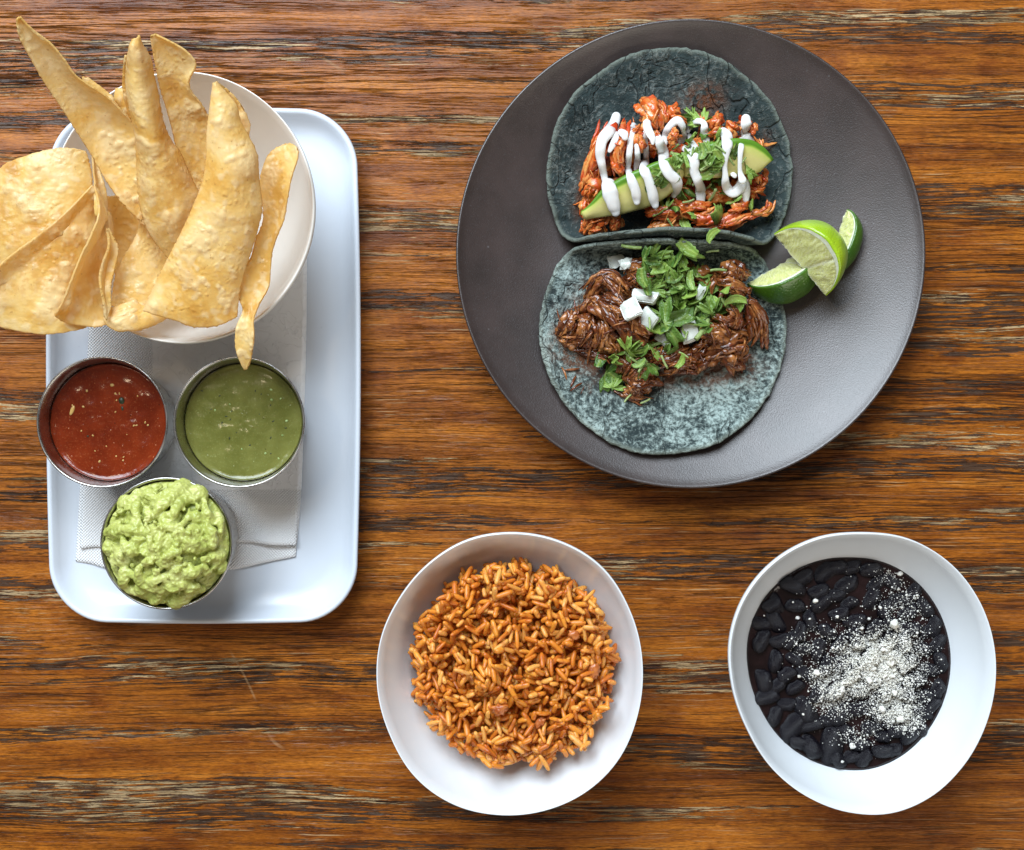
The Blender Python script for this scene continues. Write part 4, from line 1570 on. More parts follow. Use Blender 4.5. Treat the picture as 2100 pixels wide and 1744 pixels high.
# chicken taco: (x, y, size mm, yaw, kind)
for x, y, s, yaw in ((975, 1260, 9, -1.2), (1110, 1340, 9, -1.7), (1210, 1320, 6, 0), (1000, 1060, 9, 2), (1085, 1115, 9, -1.3), (920, 860, 8, .4), (1110, 850, 9, .3), (1160, 760, 9, 1.2), (1230, 700, 9, .2),
                     (1290, 740, 9, -.5), (1330, 860, 10, .6), (1400, 970, 9, 1.3), (1480, 860, 8, 1), (1590, 960, 9, -.4), (1230, 960, 9, 2.2), (1150, 1010, 8, -1), (1330, 1060, 10, -.8), (1240, 640, 9, .1), (820, 1080, 7, -.5),
                     (1640, 1175, 7, -.6), (1510, 1200, 6, -.8), (1180, 580, 8, .8), (1380, 1130, 8, -1.5), (1280, 940, 9, .5), (960, 1000, 8, 2.5), (1040, 940, 8, .2), (1180, 900, 9, 1.8), (1420, 900, 8, 2.8)):
    on(tree1b, Z3, x, y, s * mm, yaw, rl.choice(LEAVES), 'cilantro_leaf', *G1, lift=.0006, tilt=.3)
for x, y, s, yaw in ((1400, 1310, 19, 1.35), (1100, 1380, 10, 1.6), (1320, 1450, 9, .5), (1260, 820, 9, -1), (1380, 880, 11, 1.4), (1050, 1240, 8, 1.3), (1360, 700, 10, 1.2), (1450, 1010, 8, 1.0), (1160, 1120, 9, 0), (1300, 1000, 9, .6), (1020, 1160, 8, -.4)):
    on(tree1b, Z3, x, y, s * mm, yaw, rl.choice(STRIPS), 'cilantro_leaf', *G1, lift=.0015, tilt=.25)
for x, y, s, yaw in ((1060, 870, 9, -.9), (1265, 880, 9, -1.1), (1300, 930, 10, .5), (1340, 825, 8, 0), (1395, 800, 7, -1.1), (930, 990, 9, .7), (1330, 1160, 10, 1.2), (1040, 800, 7, 1.2), (1010, 1375, 7, .3), (1150, 1200, 7, -.5),
                     (1300, 1090, 7, 1.3), (1560, 900, 6, .6), (1200, 1060, 7, .1), (1470, 890, 7, -1), (1340, 990, 7, 0.2), (1180, 820, 6, 1)):
    on(tree1b, Z3, x, y, s * mm, yaw, rl.choice(STEMS), 'cilantro_sprig', *G1s, lift=.0018, tilt=.3)


def onion_mesh(seed, a, b, c):
    r = random.Random(seed)
    bm = bmesh.new()
    bmesh.ops.create_cube(bm, size=1.0)
    bmesh.ops.subdivide_edges(bm, edges=bm.edges[:], cuts=2, use_grid_fill=True)
    sk = r.uniform(-.25, .25)
    for v in bm.verts:
        x, y, z = v.co
        tp = 1 + .25 * nz(seed, z * 2)
        v.co = Vector(((x + sk * y) * a * tp, y * b * (1 - .2 * x), z * c + .35 * c * (1 - 4 * x * x) * .6))
        v.co += Vector((nz(x * 2, y * 2, seed), nz(y * 2, z * 2, seed), nz(z * 2, x * 2, seed))) * .0006
    bmesh.ops.bevel(bm, geom=[e for e in bm.edges if e.calc_face_angle(0) > .8], offset=.0007, segments=2, affect='EDGES')
    me = bpy.data.meshes.new('onion_piece')
    bm.to_mesh(me); bm.free()
    me.polygons.foreach_set('use_smooth', [True] * len(me.polygons))
    me.set_sharp_from_angle(angle=radians(50))
    me.materials.append(MT['onion'])
    return me


tree2b = bvh(chunks2 + [tor2])
for i, (x, y, a, b, c, yaw, tilt, lab) in enumerate((
        (545, 225, 9, 7, 4, .3, .4, 'sauce stained white onion piece beside the folded tortilla edge'),
        (600, 240, 6, 6, 3, 1.2, .5, 'small onion piece leaning on the sauce stained onion piece'),
        (632, 512, 10.5, 10, 5, .05, .15, 'square white onion piece lying on the largest beef strip'),
        (712, 440, 7, 14, 5, .15, .35, 'tall bright white onion piece standing against the cilantro'),
        (735, 565, 10, 9, 4, .5, .3, 'translucent onion piece just under the square white onion'),
        (975, 625, 14, 9, 4, -.2, .2, 'flat white onion piece under the lower cilantro stems'),
        (930, 430, 6, 7, 3, .6, .4, 'onion piece peeking out of the cilantro heap'),
        (970, 490, 7, 8, 3, -.4, .4, 'onion piece half hidden under a broad cilantro leaf'),
        (1040, 420, 8, 4, 3, -.3, .4, 'thin onion sliver near the top of the cilantro heap'),
        (875, 645, 4, 8, 3, -.2, .3, 'narrow onion sliver beside the lowest broad cilantro leaf'),
        (820, 690, 8, 5, 3, .2, .3, 'onion piece at the lower foot of the cilantro heap'))):
    me = onion_mesh(40 + i, a * mm, b * mm, c * mm * .9)
    o = on(tree2b, Z4, x, y, 1.0, yaw, me, 'onion_piece', lab, 'onion', 'onion pieces on the beef taco', lift=.0032 + (.0035 if i in (3, 6, 7, 8) else 0), tilt=tilt * .5, face=.2)

# cilantro heap on the beef, layered upward
heap = []
for i in range(46):
    a = rl.uniform(0, 2 * pi)
    r = sqrt(rl.random())
    heap.append((930 + cos(a) * r * 190 + sin(a) * r * 40, 430 + sin(a) * r * 190, 8 + 4 * rl.random(), rl.uniform(0, 6.3)))
heap.sort(key=lambda q: -hypot(q[0] - 930, q[1] - 430))
for i, (x, y, s, yaw) in enumerate(heap):
    up = .0015 + .0075 * (1 - hypot(x - 930, y - 430) / 260) * (i / len(heap))
    me = rl.choice(LEAVES + STRIPS)
    on(tree2b, Z4, x, y, s * mm * (1.0 if me in LEAVES else 1.1), yaw, me, 'cilantro_leaf', *G2, lift=up, tilt=.45, face=.3)
for x, y, s, yaw in ((820, 200, 14, .1), (750, 210, 12, .6), (900, 175, 14, .05), (960, 165, 13, .2), (840, 240, 12, 2.8), (700, 220, 10, 1), (910, 220, 10, .4), (760, 180, 10, 0),
                     (700, 330, 11, 2.9), (720, 380, 10, 2.5), (1240, 450, 12, -.3), (1190, 410, 9, 1.0), (1280, 480, 9, -.6), (1100, 610, 9, .6), (1180, 500, 10, -1.0), (830, 600, 16, -2.2), (770, 650, 13, -2.4), (900, 530, 14, -.9), (1050, 450, 15, -.2),
                     (450, 810, 11, .1), (500, 800, 9, .4), (480, 890, 12, 2.7), (540, 930, 10, -1.0), (520, 980, 9, -1.6), (600, 760, 10, .3), (700, 770, 10, -1.2), (730, 830, 10, -1.5), (620, 800, 7, .5), (940, 820, 9, -1.5), (690, 840, 8, 0), (830, 760, 7, .8), (760, 760, 9, -1.5), (580, 780, 8, 2.6), (880, 750, 7, 0)):
    on(tree2b, Z4, x, y, s * mm, yaw, rl.choice(LEAVES + STRIPS), 'cilantro_leaf', *G2, lift=.002 if y > 700 else .005, tilt=.4, face=.4)
for x, y, s, yaw in ((1050, 640, 16, 1.3), (990, 600, 9, -1.1), (815, 710, 11, .3), (960, 660, 7, 1.5), (1190, 490, 11, -.6), (1005, 540, 8, 1.4), (700, 850, 8, .4), (620, 790, 7, .8), (680, 745, 5, .9), (610, 1040, 6, 1.5), (720, 1060, 6, .3), (950, 780, 6, -.5), (660, 820, 8, .3), (620, 165, 11, 0), (1140, 285, 9, -.3), (1100, 180, 7, .2), (830, 825, 8, .2), (740, 600, 7, .6)):
    on(tree2b, Z4, x, y, s * mm, yaw, rl.choice(STEMS), 'cilantro_sprig', *G2s, lift=.002 if y > 700 else .0065, tilt=.25, face=.3)

# ------------------------------------------------------------------ crema
cre = thing('crema_drizzle', P(1385, 300, .030), 'thick white crema drizzled in wavy streaks across the chicken taco', 'crema')
tree1c = tree1b
streaks = [
    [(600, 548, 40), (585, 600, 46), (545, 660, 50), (495, 730, 45), (478, 830, 40), (495, 930, 32), (515, 1030, 26)],
    [(605, 640, 28), (595, 710, 28), (570, 770, 24), (550, 808, 15)],
    [(545, 1050, 60), (550, 1110, 66), (568, 1180, 62), (590, 1245, 52), (598, 1280, 36)],
    [(640, 668, 28), (660, 682, 36), (668, 705, 26)],
    [(735, 612, 26), (722, 650, 34), (712, 710, 24), (703, 800, 24), (697, 880, 24), (692, 940, 18)],
    [(690, 940, 22), (710, 1010, 34), (735, 1080, 40), (755, 1150, 40), (760, 1200, 26)],
    [(755, 770, 14), (765, 850, 24), (755, 920, 22), (748, 950, 12)],
    [(835, 600, 34), (845, 650, 36), (875, 710, 26), (880, 750, 12)],
    [(820, 670, 16), (825, 760, 24), (828, 860, 24), (815, 950, 44), (845, 1020, 36), (870, 1100, 42), (885, 1170, 46), (900, 1225, 30)],
    [(912, 670, 18), (930, 740, 40), (960, 830, 50), (965, 910, 42), (1000, 980, 48), (1055, 1030, 48), (1068, 1090, 40), (1042, 1150, 22)],
    [(965, 750, 30), (985, 660, 26), (1030, 600, 32), (1075, 580, 36), (1112, 630, 26), (1115, 690, 28), (1095, 740, 26)],
    [(1150, 660, 16), (1170, 610, 24), (1220, 582, 24), (1270, 600, 22), (1275, 660, 32), (1290, 735, 26)],
    [(1055, 770, 22), (1110, 785, 26), (1165, 830, 34), (1195, 890, 42), (1195, 960, 40), (1225, 1040, 42), (1245, 1120, 46), (1248, 1200, 36)],
    [(1160, 690, 16), (1175, 740, 26), (1200, 800, 36), (1200, 860, 36)],
    [(1420, 670, 44), (1445, 700, 52), (1450, 770, 46), (1440, 840, 28), (1430, 920, 20), (1435, 1000, 24), (1440, 1080, 38), (1490, 1130, 42), (1545, 1090, 44), (1570, 1040, 46), (1585, 1120, 44), (1590, 1180, 26)],
    [(1592, 565, 40), (1595, 630, 50), (1590, 700, 42), (1630, 740, 34), (1648, 775, 14)],
    [(1562, 720, 22), (1552, 800, 22), (1545, 890, 16), (1548, 970, 18), (1565, 1030, 34)],
    [(1490, 985, 18), (1505, 1000, 18)],
]
for si, st in enumerate(streaks):
    q = []
    for x, y, r in st:
        px, py = Z3(x, y)
        q.append((px, py, (r * .8 + 4) * .26855 * S * .97))
    m_ = max(10, int(len(st) * 6))
    q = catmull(q, m_)
    zs = []
    for px, py, r in q:
        z = .02
        for _ in range(3):
            p = P(px, py, z)
            z, _n = drop(tree1c, p.x, p.y, .014)
        zs.append(z)
    # the thick cream bridges dips in what it lies on
    zs = [sorted(zs[max(0, i - 3):i + 4])[-2] for i in range(m_)]
    for _ in range(3):
        zs = [max(zs[i], .5 * zs[i] + .25 * (zs[max(i - 1, 0)] + zs[min(i + 1, m_ - 1)])) for i in range(m_)]
    for _ in range(6):
        zs = [.5 * zs[i] + .25 * (zs[max(i - 1, 0)] + zs[min(i + 1, m_ - 1)]) for i in range(m_)]
    pts, rad = [], []
    for (px, py, r), z in zip(q, zs):
        pts.append(P(px, py, z + .0018 + r * .3)); rad.append(max(r, .0006))
    # round the two ends
    def capped(pts, rad):
        d0 = (pts[0] - pts[1]).normalized(); d1 = (pts[-1] - pts[-2]).normalized()
        pre = [(pts[0] + d0 * rad[0] * sin(k), rad[0] * max(.05, cos(k))) for k in (1.5, 1.2, .85, .45)]
        post = [(pts[-1] + d1 * rad[-1] * sin(k), rad[-1] * max(.05, cos(k))) for k in (.45, .85, 1.2, 1.5)]
        allp = pre + list(zip(pts, rad)) + post
        return [p for p, _ in allp], [r for _, r in allp]
    pts, rad = capped(pts, rad)
    V, F, ang = sweep(pts, rad, 18, .5, lambda a, t: 1 + .16 * nz(cos(a), sin(a) + t * 6, si * 3.3))
    obj('crema_streak', V, F, MT['crema'], cre)


# ------------------------------------------------------------------ lime wedges
def lime(t0, t1, zc, el, span, R, label, rind, bulge_end=.0):
    """t0, t1: the two tips on the core line (layout), el: elevation of the upper cut face, span: wedge angle"""
    A, B = P(*t0, zc), P(*t1, zc)
    ax = (B - A)
    h = ax.length / 2
    ax.normalize()
    mid = (A + B) / 2
    side = Vector((0, 0, 1)).cross(ax)        # to the left of the core line
    if side.dot(P(t0[0] + 100, t0[1], zc) - P(t0[0], t0[1], zc)) < 0:
        side = -side
    root = thing('lime_wedge', (mid.x, mid.y, zc), label, 'lime', 'lime wedges on the plate')

    def pt(x, r, e):
        return mid + ax * (x * h) + side * (r * cos(e)) + Vector((0, 0, r * sin(e)))

    def rr(x, e): return R * (max(0, 1 - abs(x) ** 2.3)) ** .56 * (1 + .02 * nz(x * 4, e * 3, R * 900)) + .0006
    e0, e1 = el, el - span
    nx, ne = 64, 22
    # rind: outer skin folded a little onto the cut faces
    V, F = [], []
    rows = []
    ths = [(e0, -.0011)] + [(lerp(e0, e1, k / ne), 0.0) for k in range(ne + 1)] + [(e1, -.0011)]
    for i in range(nx + 1):
        x = -1 + 2 * i / nx
        for e, d in ths:
            V.append(pt(x * (1 + .03 * (1 if d == 0 else 0)), max(rr(x, e) + d, .0002), e))
    w = len(ths)
    for i in range(nx):
        for k in range(w - 1):
            F.append((i * w + k, i * w + k + 1, (i + 1) * w + k + 1, (i + 1) * w + k))
    obj('rind', V, F, rind, root)
    for nm, s0, s1, mt in (('pith', .90, 1.0, 'pith'), ('flesh', 0.0, .90, 'pulp')):
        V, F, AX, RRv, MB = [], [], [], [], []
        for fi, e in enumerate((e0, e1)):
            b = len(V)
            ns = 14 if nm == 'flesh' else 3
            for i in range(nx + 1):
                x = -1 + 2 * i / nx
                for k in range(ns + 1):
                    s = lerp(s0, s1, k / ns)
                    r = max(rr(x, e) - .0011, .0002) * s
                    q = pt(x, r, e)
                    nrm = (pt(0, 1, e + .01) - pt(0, 1, e)).normalized() * (1 if fi == 0 else -1)
                    d = .0
                    if nm == 'flesh':
                        d = .0007 * sin(pi * clamp(s / .9)) * (.4 + nz(x * 6, s * 3, fi + R * 500)) + .0004 * nz(x * 15, s * 4, fi)
                        seg = exp(-((x - .15 - .25 * s) / .05) ** 2)       # membrane between two segments
                        d -= .0006 * seg
                        if k == 0:
                            q += side * .0010 * nz(x * 7, fi, R * 900) + Vector((0, 0, .0008 * nz(x * 7, fi + 3, R * 900)))
                    V.append(q + nrm * d)
                    AX.append(x); RRv.append(r / R); MB.append(exp(-((x - .12 - .35 * s) / .035) ** 2) * sstep(.02, .15, s) + exp(-(s / .05) ** 2))
            for i in range(nx):
                for k in range(ns):
                    a = b + i * (ns + 1) + k
                    f = (a, a + 1, a + ns + 2, a + ns + 1)
                    F.append(f if fi == 0 else f[::-1])
        obj(nm, V, F, MT[mt], root, {'ax': AX, 'rr': RRv, 'memb': MB})
    return root


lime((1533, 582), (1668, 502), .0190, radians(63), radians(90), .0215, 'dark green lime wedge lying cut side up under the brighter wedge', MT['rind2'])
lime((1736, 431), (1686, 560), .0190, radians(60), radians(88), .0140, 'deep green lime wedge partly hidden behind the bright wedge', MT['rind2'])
lime((1588, 482), (1692, 606), .0360, radians(58), radians(96), .0262, 'bright yellow green lime wedge resting on top of the other two', MT['rind'])


# ------------------------------------------------------------------ rice
def grain_mesh(seed):
    r = random.Random(seed)
    n, m = 9, 8
    L = r.choice((r.uniform(.0048, .0068), r.uniform(.0078, .0100), r.uniform(.0078, .0100)))
    w = r.uniform(.00130, .00172)
    bend = r.uniform(-.0006, .0006)
    pts = [Vector((L * (t - .5), bend * (1 - 4 * (t - .5) ** 2), 0)) for t in [k / (n - 1) for k in range(n)]]
    rad = [w * max(.52, (1 - abs(2 * k / (n - 1) - 1) ** 4.5) ** .55) * (1 + .12 * nz(k * .7, seed)) for k in range(n)]
    V, F, _ = sweep(pts, rad, m, .85)
    return V, F, L, w


GR = [grain_mesh(i) for i in range(14)]
GRM = []
for V, F, L, w in GR:
    me = mesh_data('rice_grain', V, F)
    me.materials.append(MT['rice'])
    GRM.append(me)


def rice():
    rr = random.Random(12)
    cell = .0005
    half = .075
    n = int(2 * half / cell)
    floor = {}
    # target heap
    rc2 = P(1054, 1357, .036)

    def inside(x, y):
        a = math.atan2(y - rc2.y, x - rc2.x)
        lim = .0545 * (1 + .09 * nz(cos(a) * 2.2, sin(a) * 2.2, 4) + .10 * nz(cos(a) * 6, sin(a) * 6, 2))
        return hypot(x - rc2.x, y - rc2.y) / lim

    def bowl_floor(x, y):
        r = hypot(x - rc.x, y - rc.y)
        lo, hi = .0105, .06
        for _ in range(12):
            md = (lo + hi) / 2
            if rice_r(md, math.atan2(y - rc.y, x - rc.x)) < r:
                lo = md
            else:
                hi = md
        return lo
    H = {}

    def get(x, y):
        k = (int((x - rc.x) / cell), int((y - rc.y) / cell))
        if k not in H:
            f = inside(x, y)
            fill = .0345 + .005 * (1 - f * f) + .0024 * nz(x * 60, y * 60, 1) - .006 * sstep(.8, 1.0, f)
            H[k] = max(bowl_floor(x, y), fill if f < 1 else 0)
        return H[k]
    made = []
    N = 1600
    for i in range(N):
        best = None
        for _ in range(5):
            a = rr.uniform(0, 2 * pi)
            q = sqrt(rr.random())
            x, y = rc2.x + .058 * q * cos(a), rc2.y + .058 * q * sin(a)
            f = inside(x, y)
            if f > .985:
                continue
            tgt = .041 + .005 * (1 - f * f) + .0018 * nz(x * 70, y * 70, 3)
            g = get(x, y) - tgt
            if best is None or g < best[0]:
                best = (g, x, y)
        if best is None:
            continue
        _, x, y = best
        gi = rr.randrange(14)
        V, F, L, w = GR[gi]
        yaw = rr.uniform(0, pi)
        cx, sx = cos(yaw), sin(yaw)
        hs = []
        for t in (-.45, -.22, 0, .22, .45):
            hs.append(max(get(x + cx * L * t + o * -sx * w * .7, y + sx * L * t + o * cx * w * .7) for o in (-1, 0, 1)))
        # lie on two supports
        lo = max((hs[0], -.45), (hs[1], -.22)); hi = max((hs[3], .22), (hs[4], .45))
        sl = clamp((hi[0] - lo[0]) / (L * (hi[1] - lo[1])), -.75, .75)
        z0 = max(h - sl * L * t for h, t in zip(hs, (-.45, -.22, 0, .22, .45)))
        z = z0 + w * .62
        tilt = math.atan(sl)
        M = Matrix.Translation((x, y, z)) @ Matrix.Rotation(yaw, 4, 'Z') @ Matrix.Rotation(-tilt, 4, 'Y') @ Matrix.Rotation(rr.uniform(0, 6.28), 4, 'X')
        made.append((z, gi, M, i))
        for t in [k / 10 - .5 for k in range(11)]:
            for o in (-1, -.5, 0, .5, 1):
                px, py = x + cx * L * t - sx * o * w * .8, y + sx * L * t + cx * o * w * .8
                k = (int((px - rc.x) / cell), int((py - rc.y) / cell))
                hh = z + sl * L * t + w * .8 * sqrt(max(0, 1 - (o * .85) ** 2)) * (1 if abs(t) < .45 else .5)
                H[k] = max(get(px, py), hh)
    # later grains lie on top: those are the ones to pick up singly
    top = set(q[3] for q in made[-300:])
    Vs, Fs, rnd = [], [], []
    for z, gi, M, i in made:
        if i in top:
            place('rice_grain', GRM[gi], M, 'long orange grain of rice lying on top of the rice in the bowl', 'rice', 'rice grains on top of the bowl')
        else:
            V, F, L, w = GR[gi]
            b = len(Vs)
            Vs += [M @ v for v in V]
            Fs += [tuple(k + b for k in f) for f in F]
            rnd += [rr.random()] * len(V)
    obj('rice', Vs, Fs, MT['rice'], None, {'rnd': rnd}, kind='stuff', label='mass of orange tomato rice filling the white bowl', category='rice')
    # bed under the grains so the bowl is full
    V, F = [], []
    nn, rg_ = 64, 14
    V.append(Vector((rc2.x, rc2.y, get(rc2.x, rc2.y) * 0 + .0355)))
    for j in range(1, rg_ + 1):
        for k in range(nn):
            a = 2 * pi * k / nn
            r = .0500 * j / rg_
            x, y = rc2.x + r * cos(a), rc2.y + r * sin(a)
            V.append(Vector((x, y, max(.034 + .005 * (1 - (j / rg_) ** 2) - .004 * (j == rg_), bowl_floor(x, y) + .0003))))
    for k in range(nn):
        F.append((0, 1 + k, 1 + (k + 1) % nn))
    for j in range(rg_ - 1):
        for k in range(nn):
            a = 1 + j * nn
            F.append((a + k, a + nn + k, a + nn + (k + 1) % nn, a + (k + 1) % nn))
    b = len(V)
    for k in range(nn):
        a = 2 * pi * k / nn
        V.append(Vector((rc.x + .030 * cos(a), rc.y + .030 * sin(a), .0118)))
    e = 1 + (rg_ - 1) * nn
    for k in range(nn):
        F.append((e + k, b + k, b + (k + 1) % nn, e + (k + 1) % nn))
    F.append(tuple(b + k for k in range(nn - 1, -1, -1)))
    obj('rice', V, F, MT['rice'], None, {'rnd': [.05] * len(V)}, kind='stuff', label='packed lower rice at the bottom of the white bowl', category='rice')
    for i, (x, y, a, b, lab) in enumerate(((800, 1035, .0036, .0028, 'pale pink tomato scrap among the rice grains'), (1340, 830, .0040, .0026, 'soft red tomato scrap beside the bare side of the rice bowl'),
                                          (1225, 620, .0030, .0024, 'small reddish tomato scrap just right of the herb fleck'), (1030, 1130, .0034, .0022, 'brown red tomato scrap pressed into the rice'))):
        q = P(743.4 + .3528 * x, 1076.7 + .3528 * y, .046)
        zt = max(get(q.x + dx * .002, q.y + dy * .002) for dx in (-1, 0, 1) for dy in (-1, 0, 1))
        V, F = ell((q.x, q.y, zt - .0004), a, b, .0014, i * 1.3, 3, .55, i * 7)
        obj('tomato_scrap', V, F, MT['scrap'], None, label=lab, category='tomato')
    # a curled fleck of cooked herb
    q = P(1101, 1287, .047)
    pts = [Vector((q.x + t * .006, q.y - .0025 * t + .0008 * sin(t * 5), .0485 + .0008 * sin(t * 4))) for t in [k / 9 - .5 for k in range(10)]]
    V, F, _ = sweep(pts, [.0007 * (1 - (2 * k / 9 - 1) ** 2) + .0002 for k in range(10)], 8, .5)
    obj('herb_fleck', V, F, MT['herb'], None, label='dark curled herb fleck lying on the orange rice', category='herb')


rice()


# ------------------------------------------------------------------ beans
def bean_mesh(seed):
    r = random.Random(seed)
    V, F = ico(3)
    out = []
    kk = r.uniform(.18, .34)
    for v in V:
        x, y, z = v
        s = 1 + .05 * mn.noise(v * 1.6 + Vector((seed, 0, 0))) + .025 * mn.noise(v * 5 + Vector((seed, 0, 0)))
        yy = y * .66 * s + kk * (x * x) - kk * .4
        dim = .16 * exp(-(x / .28) ** 2) * clamp(y * -1 + .1) * 1.2
        out.append(Vector((x * s, yy + dim * .9, z * .52 * s)))
    me = mesh_data('black_bean', out, F)
    me.materials.append(MT['bean'])
    return me, out, F


BM = [bean_mesh(i) for i in range(6)]
BZ = .0330


def beans():
    rb = random.Random(8)
    ctr = P(1752, 1360, BZ)
    # broth
    V, F = [], []
    n, rings = 96, 40
    V.append(Vector((bc.x, bc.y, BZ)))
    for j in range(1, rings + 1):
        f = j / rings
        for k in range(n):
            a = 2 * pi * k / n
            r = (bean_r(BZ, a) + .0006) * f
            x, y = bc.x + r * cos(a), bc.y + r * sin(a)
            V.append(Vector((x, y, BZ + .0009 * nz(x * 90, y * 90, 2) * sstep(1, .9, f) + .0006 * sstep(.96, 1, f))))
    for k in range(n):
        F.append((0, 1 + k, 1 + (k + 1) % n))
    for j in range(rings - 1):
        for k in range(n):
            a = 1 + j * n
            F.append((a + k, a + n + k, a + n + (k + 1) % n, a + (k + 1) % n))
    b = len(V)
    for k in range(n):
        a = 2 * pi * k / n
        V.append(Vector((bc.x + .030 * cos(a), bc.y + .030 * sin(a), .0118)))
    e = 1 + (rings - 1) * n
    for k in range(n):
        F.append((e + k, b + k, b + (k + 1) % n, e + (k + 1) % n))
    F.append(tuple(b + k for k in range(n - 1, -1, -1)))
    broth = obj('bean_broth', V, F, MT['broth'], None, label='dark purple brown broth around the black beans in the bowl', category='broth', kind='stuff')
    # beans seen in the bowl: (x, y, half length px in drawing zoom, yaw deg)
    spots = [(325, 565, 72, -55), (240, 670, 60, 60), (345, 670, 55, 20), (405, 670, 40, 50), (320, 795, 60, 80), (255, 915, 68, -75), (330, 930, 48, 40), (440, 945, 50, 25), (385, 1040, 45, 0), (320, 1110, 55, 70),
             (425, 1175, 85, 55), (500, 1075, 80, -60), (525, 1305, 72, -50), (650, 1290, 105, 85), (765, 1350, 45, 10), (835, 1355, 52, 60), (700, 1100, 75, 30), (620, 1145, 40, 0), (940, 1310, 55, 0), (590, 450, 65, 40), (330, 460, 55, -60), (435, 470, 45, 0),
             (530, 560, 60, -70), (460, 620, 40, 70), (690, 515, 50, 20), (780, 560, 60, 15), (575, 720, 62, 70), (430, 780, 45, -30), (730, 350, 70, 30), (610, 260, 75, 40), (420, 350, 65, -20), (880, 430, 65, 60), (750, 460, 45, 30), (620, 620, 45, -40),
             (1040, 440, 60, 10), (1130, 380, 60, 50), (1000, 330, 55, -30), (880, 260, 60, 0), (760, 220, 55, 20), (1190, 480, 55, -50), (1280, 580, 60, 80), (1290, 690, 58, 60), (1270, 960, 55, 60), (1300, 800, 55, -70), (1265, 1075, 55, 50), (1120, 1240, 60, 40),
             (1030, 1200, 50, 0), (880, 1180, 60, 20), (380, 870, 40, 40), (570, 385, 55, 20), (1100, 600, 55, 0), (900, 600, 60, 40), (1180, 720, 55, -30), (700, 800, 60, 10), (850, 780, 60, 60), (1000, 760, 60, -20), (650, 960, 60, 40), (800, 950, 60, 0),
             (960, 960, 60, 50), (1120, 900, 60, 20), (900, 1080, 60, -40), (1050, 1080, 60, 10), (500, 860, 55, -20), (560, 980, 50, 60), (480, 300, 55, 30), (690, 690, 50, 50), (1180, 1000, 55, 20), (480, 720, 40, 10), (1210, 620, 40, 30), (270, 440, 40, 30)]
    for _ in range(600):
        a, q = rb.uniform(0, 6.283), sqrt(rb.random())
        x, y = 770 + 590 * q * cos(a), 800 + 610 * q * sin(a)
        if all(hypot(x - t[0], y - t[1]) > 82 for t in spots):
            spots.append((x, y, rb.uniform(48, 62), rb.uniform(0, 180)))
    placed = []
    for i, (x, y, hl, yaw) in enumerate(spots):
        px, py = Z6(x, y)
        s = max(hl, 52) * .3528 * S * .955 * 1.26
        p = P(px, py, BZ)
        r = hypot(p.x - bc.x, p.y - bc.y)
        lim = bean_r(BZ, math.atan2(p.y - bc.y, p.x - bc.x)) - s * .75
        if r > lim:
            p = Vector((bc.x + (p.x - bc.x) * lim / r, bc.y + (p.y - bc.y) * lim / r, p.z))
        me, V, F = BM[i % 6]
        z = BZ - s * .52 + rb.uniform(.0024, .0050)
        if hypot(x - 900, y - 850) < 300:
            z += .0012
        M = Matrix.Translation((p.x, p.y, z)) @ Matrix.Rotation(radians(yaw), 4, 'Z') @ Matrix.Rotation(rb.uniform(-.2, .2), 4, 'Y') @ Matrix.Rotation(rb.uniform(-.5, .5), 4, 'X') @ Matrix.Rotation(pi * rb.randrange(2), 4, 'Z') @ Matrix.Diagonal((s, s, s, 1))
        dusty = hypot((x - 900) / 330, (y - 850) / 330) < 1
        place('black_bean', me, M, 'plump black bean buried under the white crumbled cheese' if dusty else 'plump bare black bean in the dark broth beside the cheese', 'bean', 'black beans in the white bowl')
        placed.append(([M @ v for v in V], F))
    V, F = join(placed)
    bV, bF = RAW[broth.name]
    V2, F2 = join([(V, F), (bV, bF)])
    tree = BVHTree.FromPolygons(V2, F2)
    # cheese
    IV, IF = ico(1)
    Vs, Fs = [], []
    blobs = [(900, 760, 120, 110, 36), (980, 860, 140, 120, 36), (1010, 1060, 130, 90, 18), (680, 930, 130, 90, 15), (1050, 700, 110, 120, 9), (760, 760, 130, 110, 8), (820, 870, 180, 110, 16), (1080, 1140, 90, 60, 6), (940, 1000, 230, 180, 8), (1050, 480, 150, 140, 4.2), (640, 1040, 120, 70, 4),
             (820, 640, 260, 90, 4), (1000, 280, 110, 70, 1.4), (480, 700, 90, 90, 1.4), (800, 1220, 130, 60, 2.2), (1180, 800, 80, 200, 2.2), (560, 870, 60, 80, 2), (740, 700, 380, 400, 1.6)]
    tot = sum(q[4] for q in blobs)
    Hh = {}
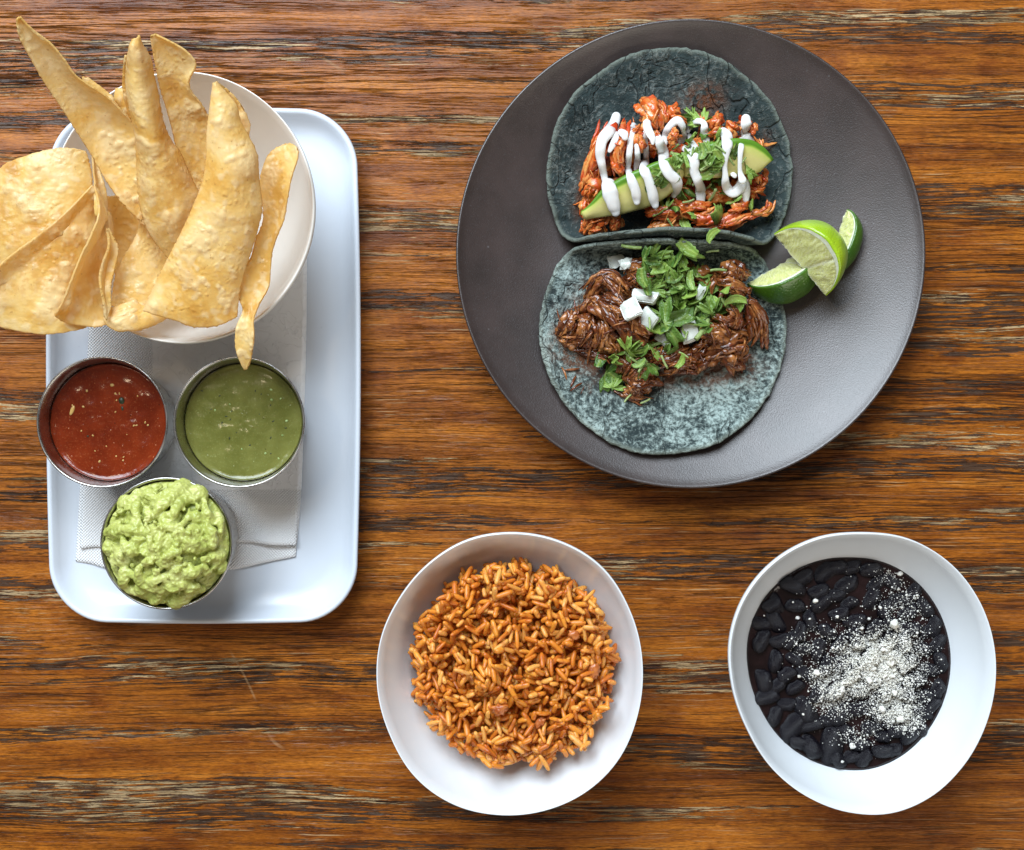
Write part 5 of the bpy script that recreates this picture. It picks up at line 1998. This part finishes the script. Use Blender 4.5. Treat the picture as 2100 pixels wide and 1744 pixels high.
    for i in range(20000):
        t = rb.uniform(0, tot)
        for bx, by, sx, sy, w in blobs:
            t -= w
            if t <= 0:
                break
        x, y = rb.gauss(bx, sx * .54), rb.gauss(by, sy * .54)
        p = P(*Z6(x, y), BZ)
        if hypot(p.x - bc.x, p.y - bc.y) > bean_r(BZ, math.atan2(p.y - bc.y, p.x - bc.x)) - .002:
            continue
        z, _n = drop(tree, p.x, p.y, BZ)
        k = (int(p.x / .0006), int(p.y / .0006))
        z = max(z, Hh.get(k, 0))
        s = min(.0009, .00013 + rb.expovariate(1 / .00010))
        Hh[k] = z + s * 1.1
        rot = Euler((rb.random() * 6, rb.random() * 6, rb.random() * 6)).to_matrix()
        b = len(Vs)
        e = Vector((p.x, p.y, z + s * .5))
        sh = rb.random() * 9
        Vs += [e + rot @ (v * s * (1 + .35 * mn.noise(v * 1.5 + Vector((sh, 0, 0)))) * 1.0) for v in IV]
        Fs += [tuple(q + b for q in f) for f in IF]
    obj('cheese_crumbs', Vs, Fs, MT['cheese'], None, kind='stuff', label='fine white crumbled cheese strewn over the middle of the beans', category='cheese')
    IV, IF = ico(2)
    for x, y, s in ((552, 440, 19), (1052, 285, 18), (1060, 482, 11), (1000, 570, 28), (455, 545, 13), (440, 688, 9), (560, 860, 22), (1040, 1125, 24), (930, 1065, 22), (1005, 970, 18), (765, 1280, 19), (705, 1372, 10), (820, 600, 13), (880, 830, 20),
                    (990, 800, 22), (1125, 1180, 13), (700, 950, 16), (675, 530, 11), (1145, 410, 9), (520, 545, 8), (870, 550, 12), (650, 710, 11), (1085, 408, 9), (940, 720, 17), (1060, 900, 15), (860, 900, 18), (460, 880, 12), (930, 480, 9), (1040, 375, 8), (1210, 1015, 9)):
        r = s * .3528 * S * .80
        p = P(*Z6(x, y), BZ + .002)
        z, _n = drop(tree, p.x, p.y, BZ)
        near = abs(x - 900) < 260 and abs(y - 860) < 300
        sd = rb.random() * 50
        V = [Vector((p.x + v.x * r * 1.1, p.y + v.y * r * .9, z + r * .5 + (.0008 if near else 0) + v.z * r * .75)) + Vector((nz(v.x * 2, v.y * 2, sd + v.z), nz(v.y * 2, v.z * 2, sd), nz(v.z * 2, v.x * 2, sd))) * r * .8 for v in IV]
        obj('cheese_crumb', V, IF, MT['cheese'], None, label='larger white cheese lump standing out on the black beans', category='cheese', group='larger cheese lumps on the beans')


beans()
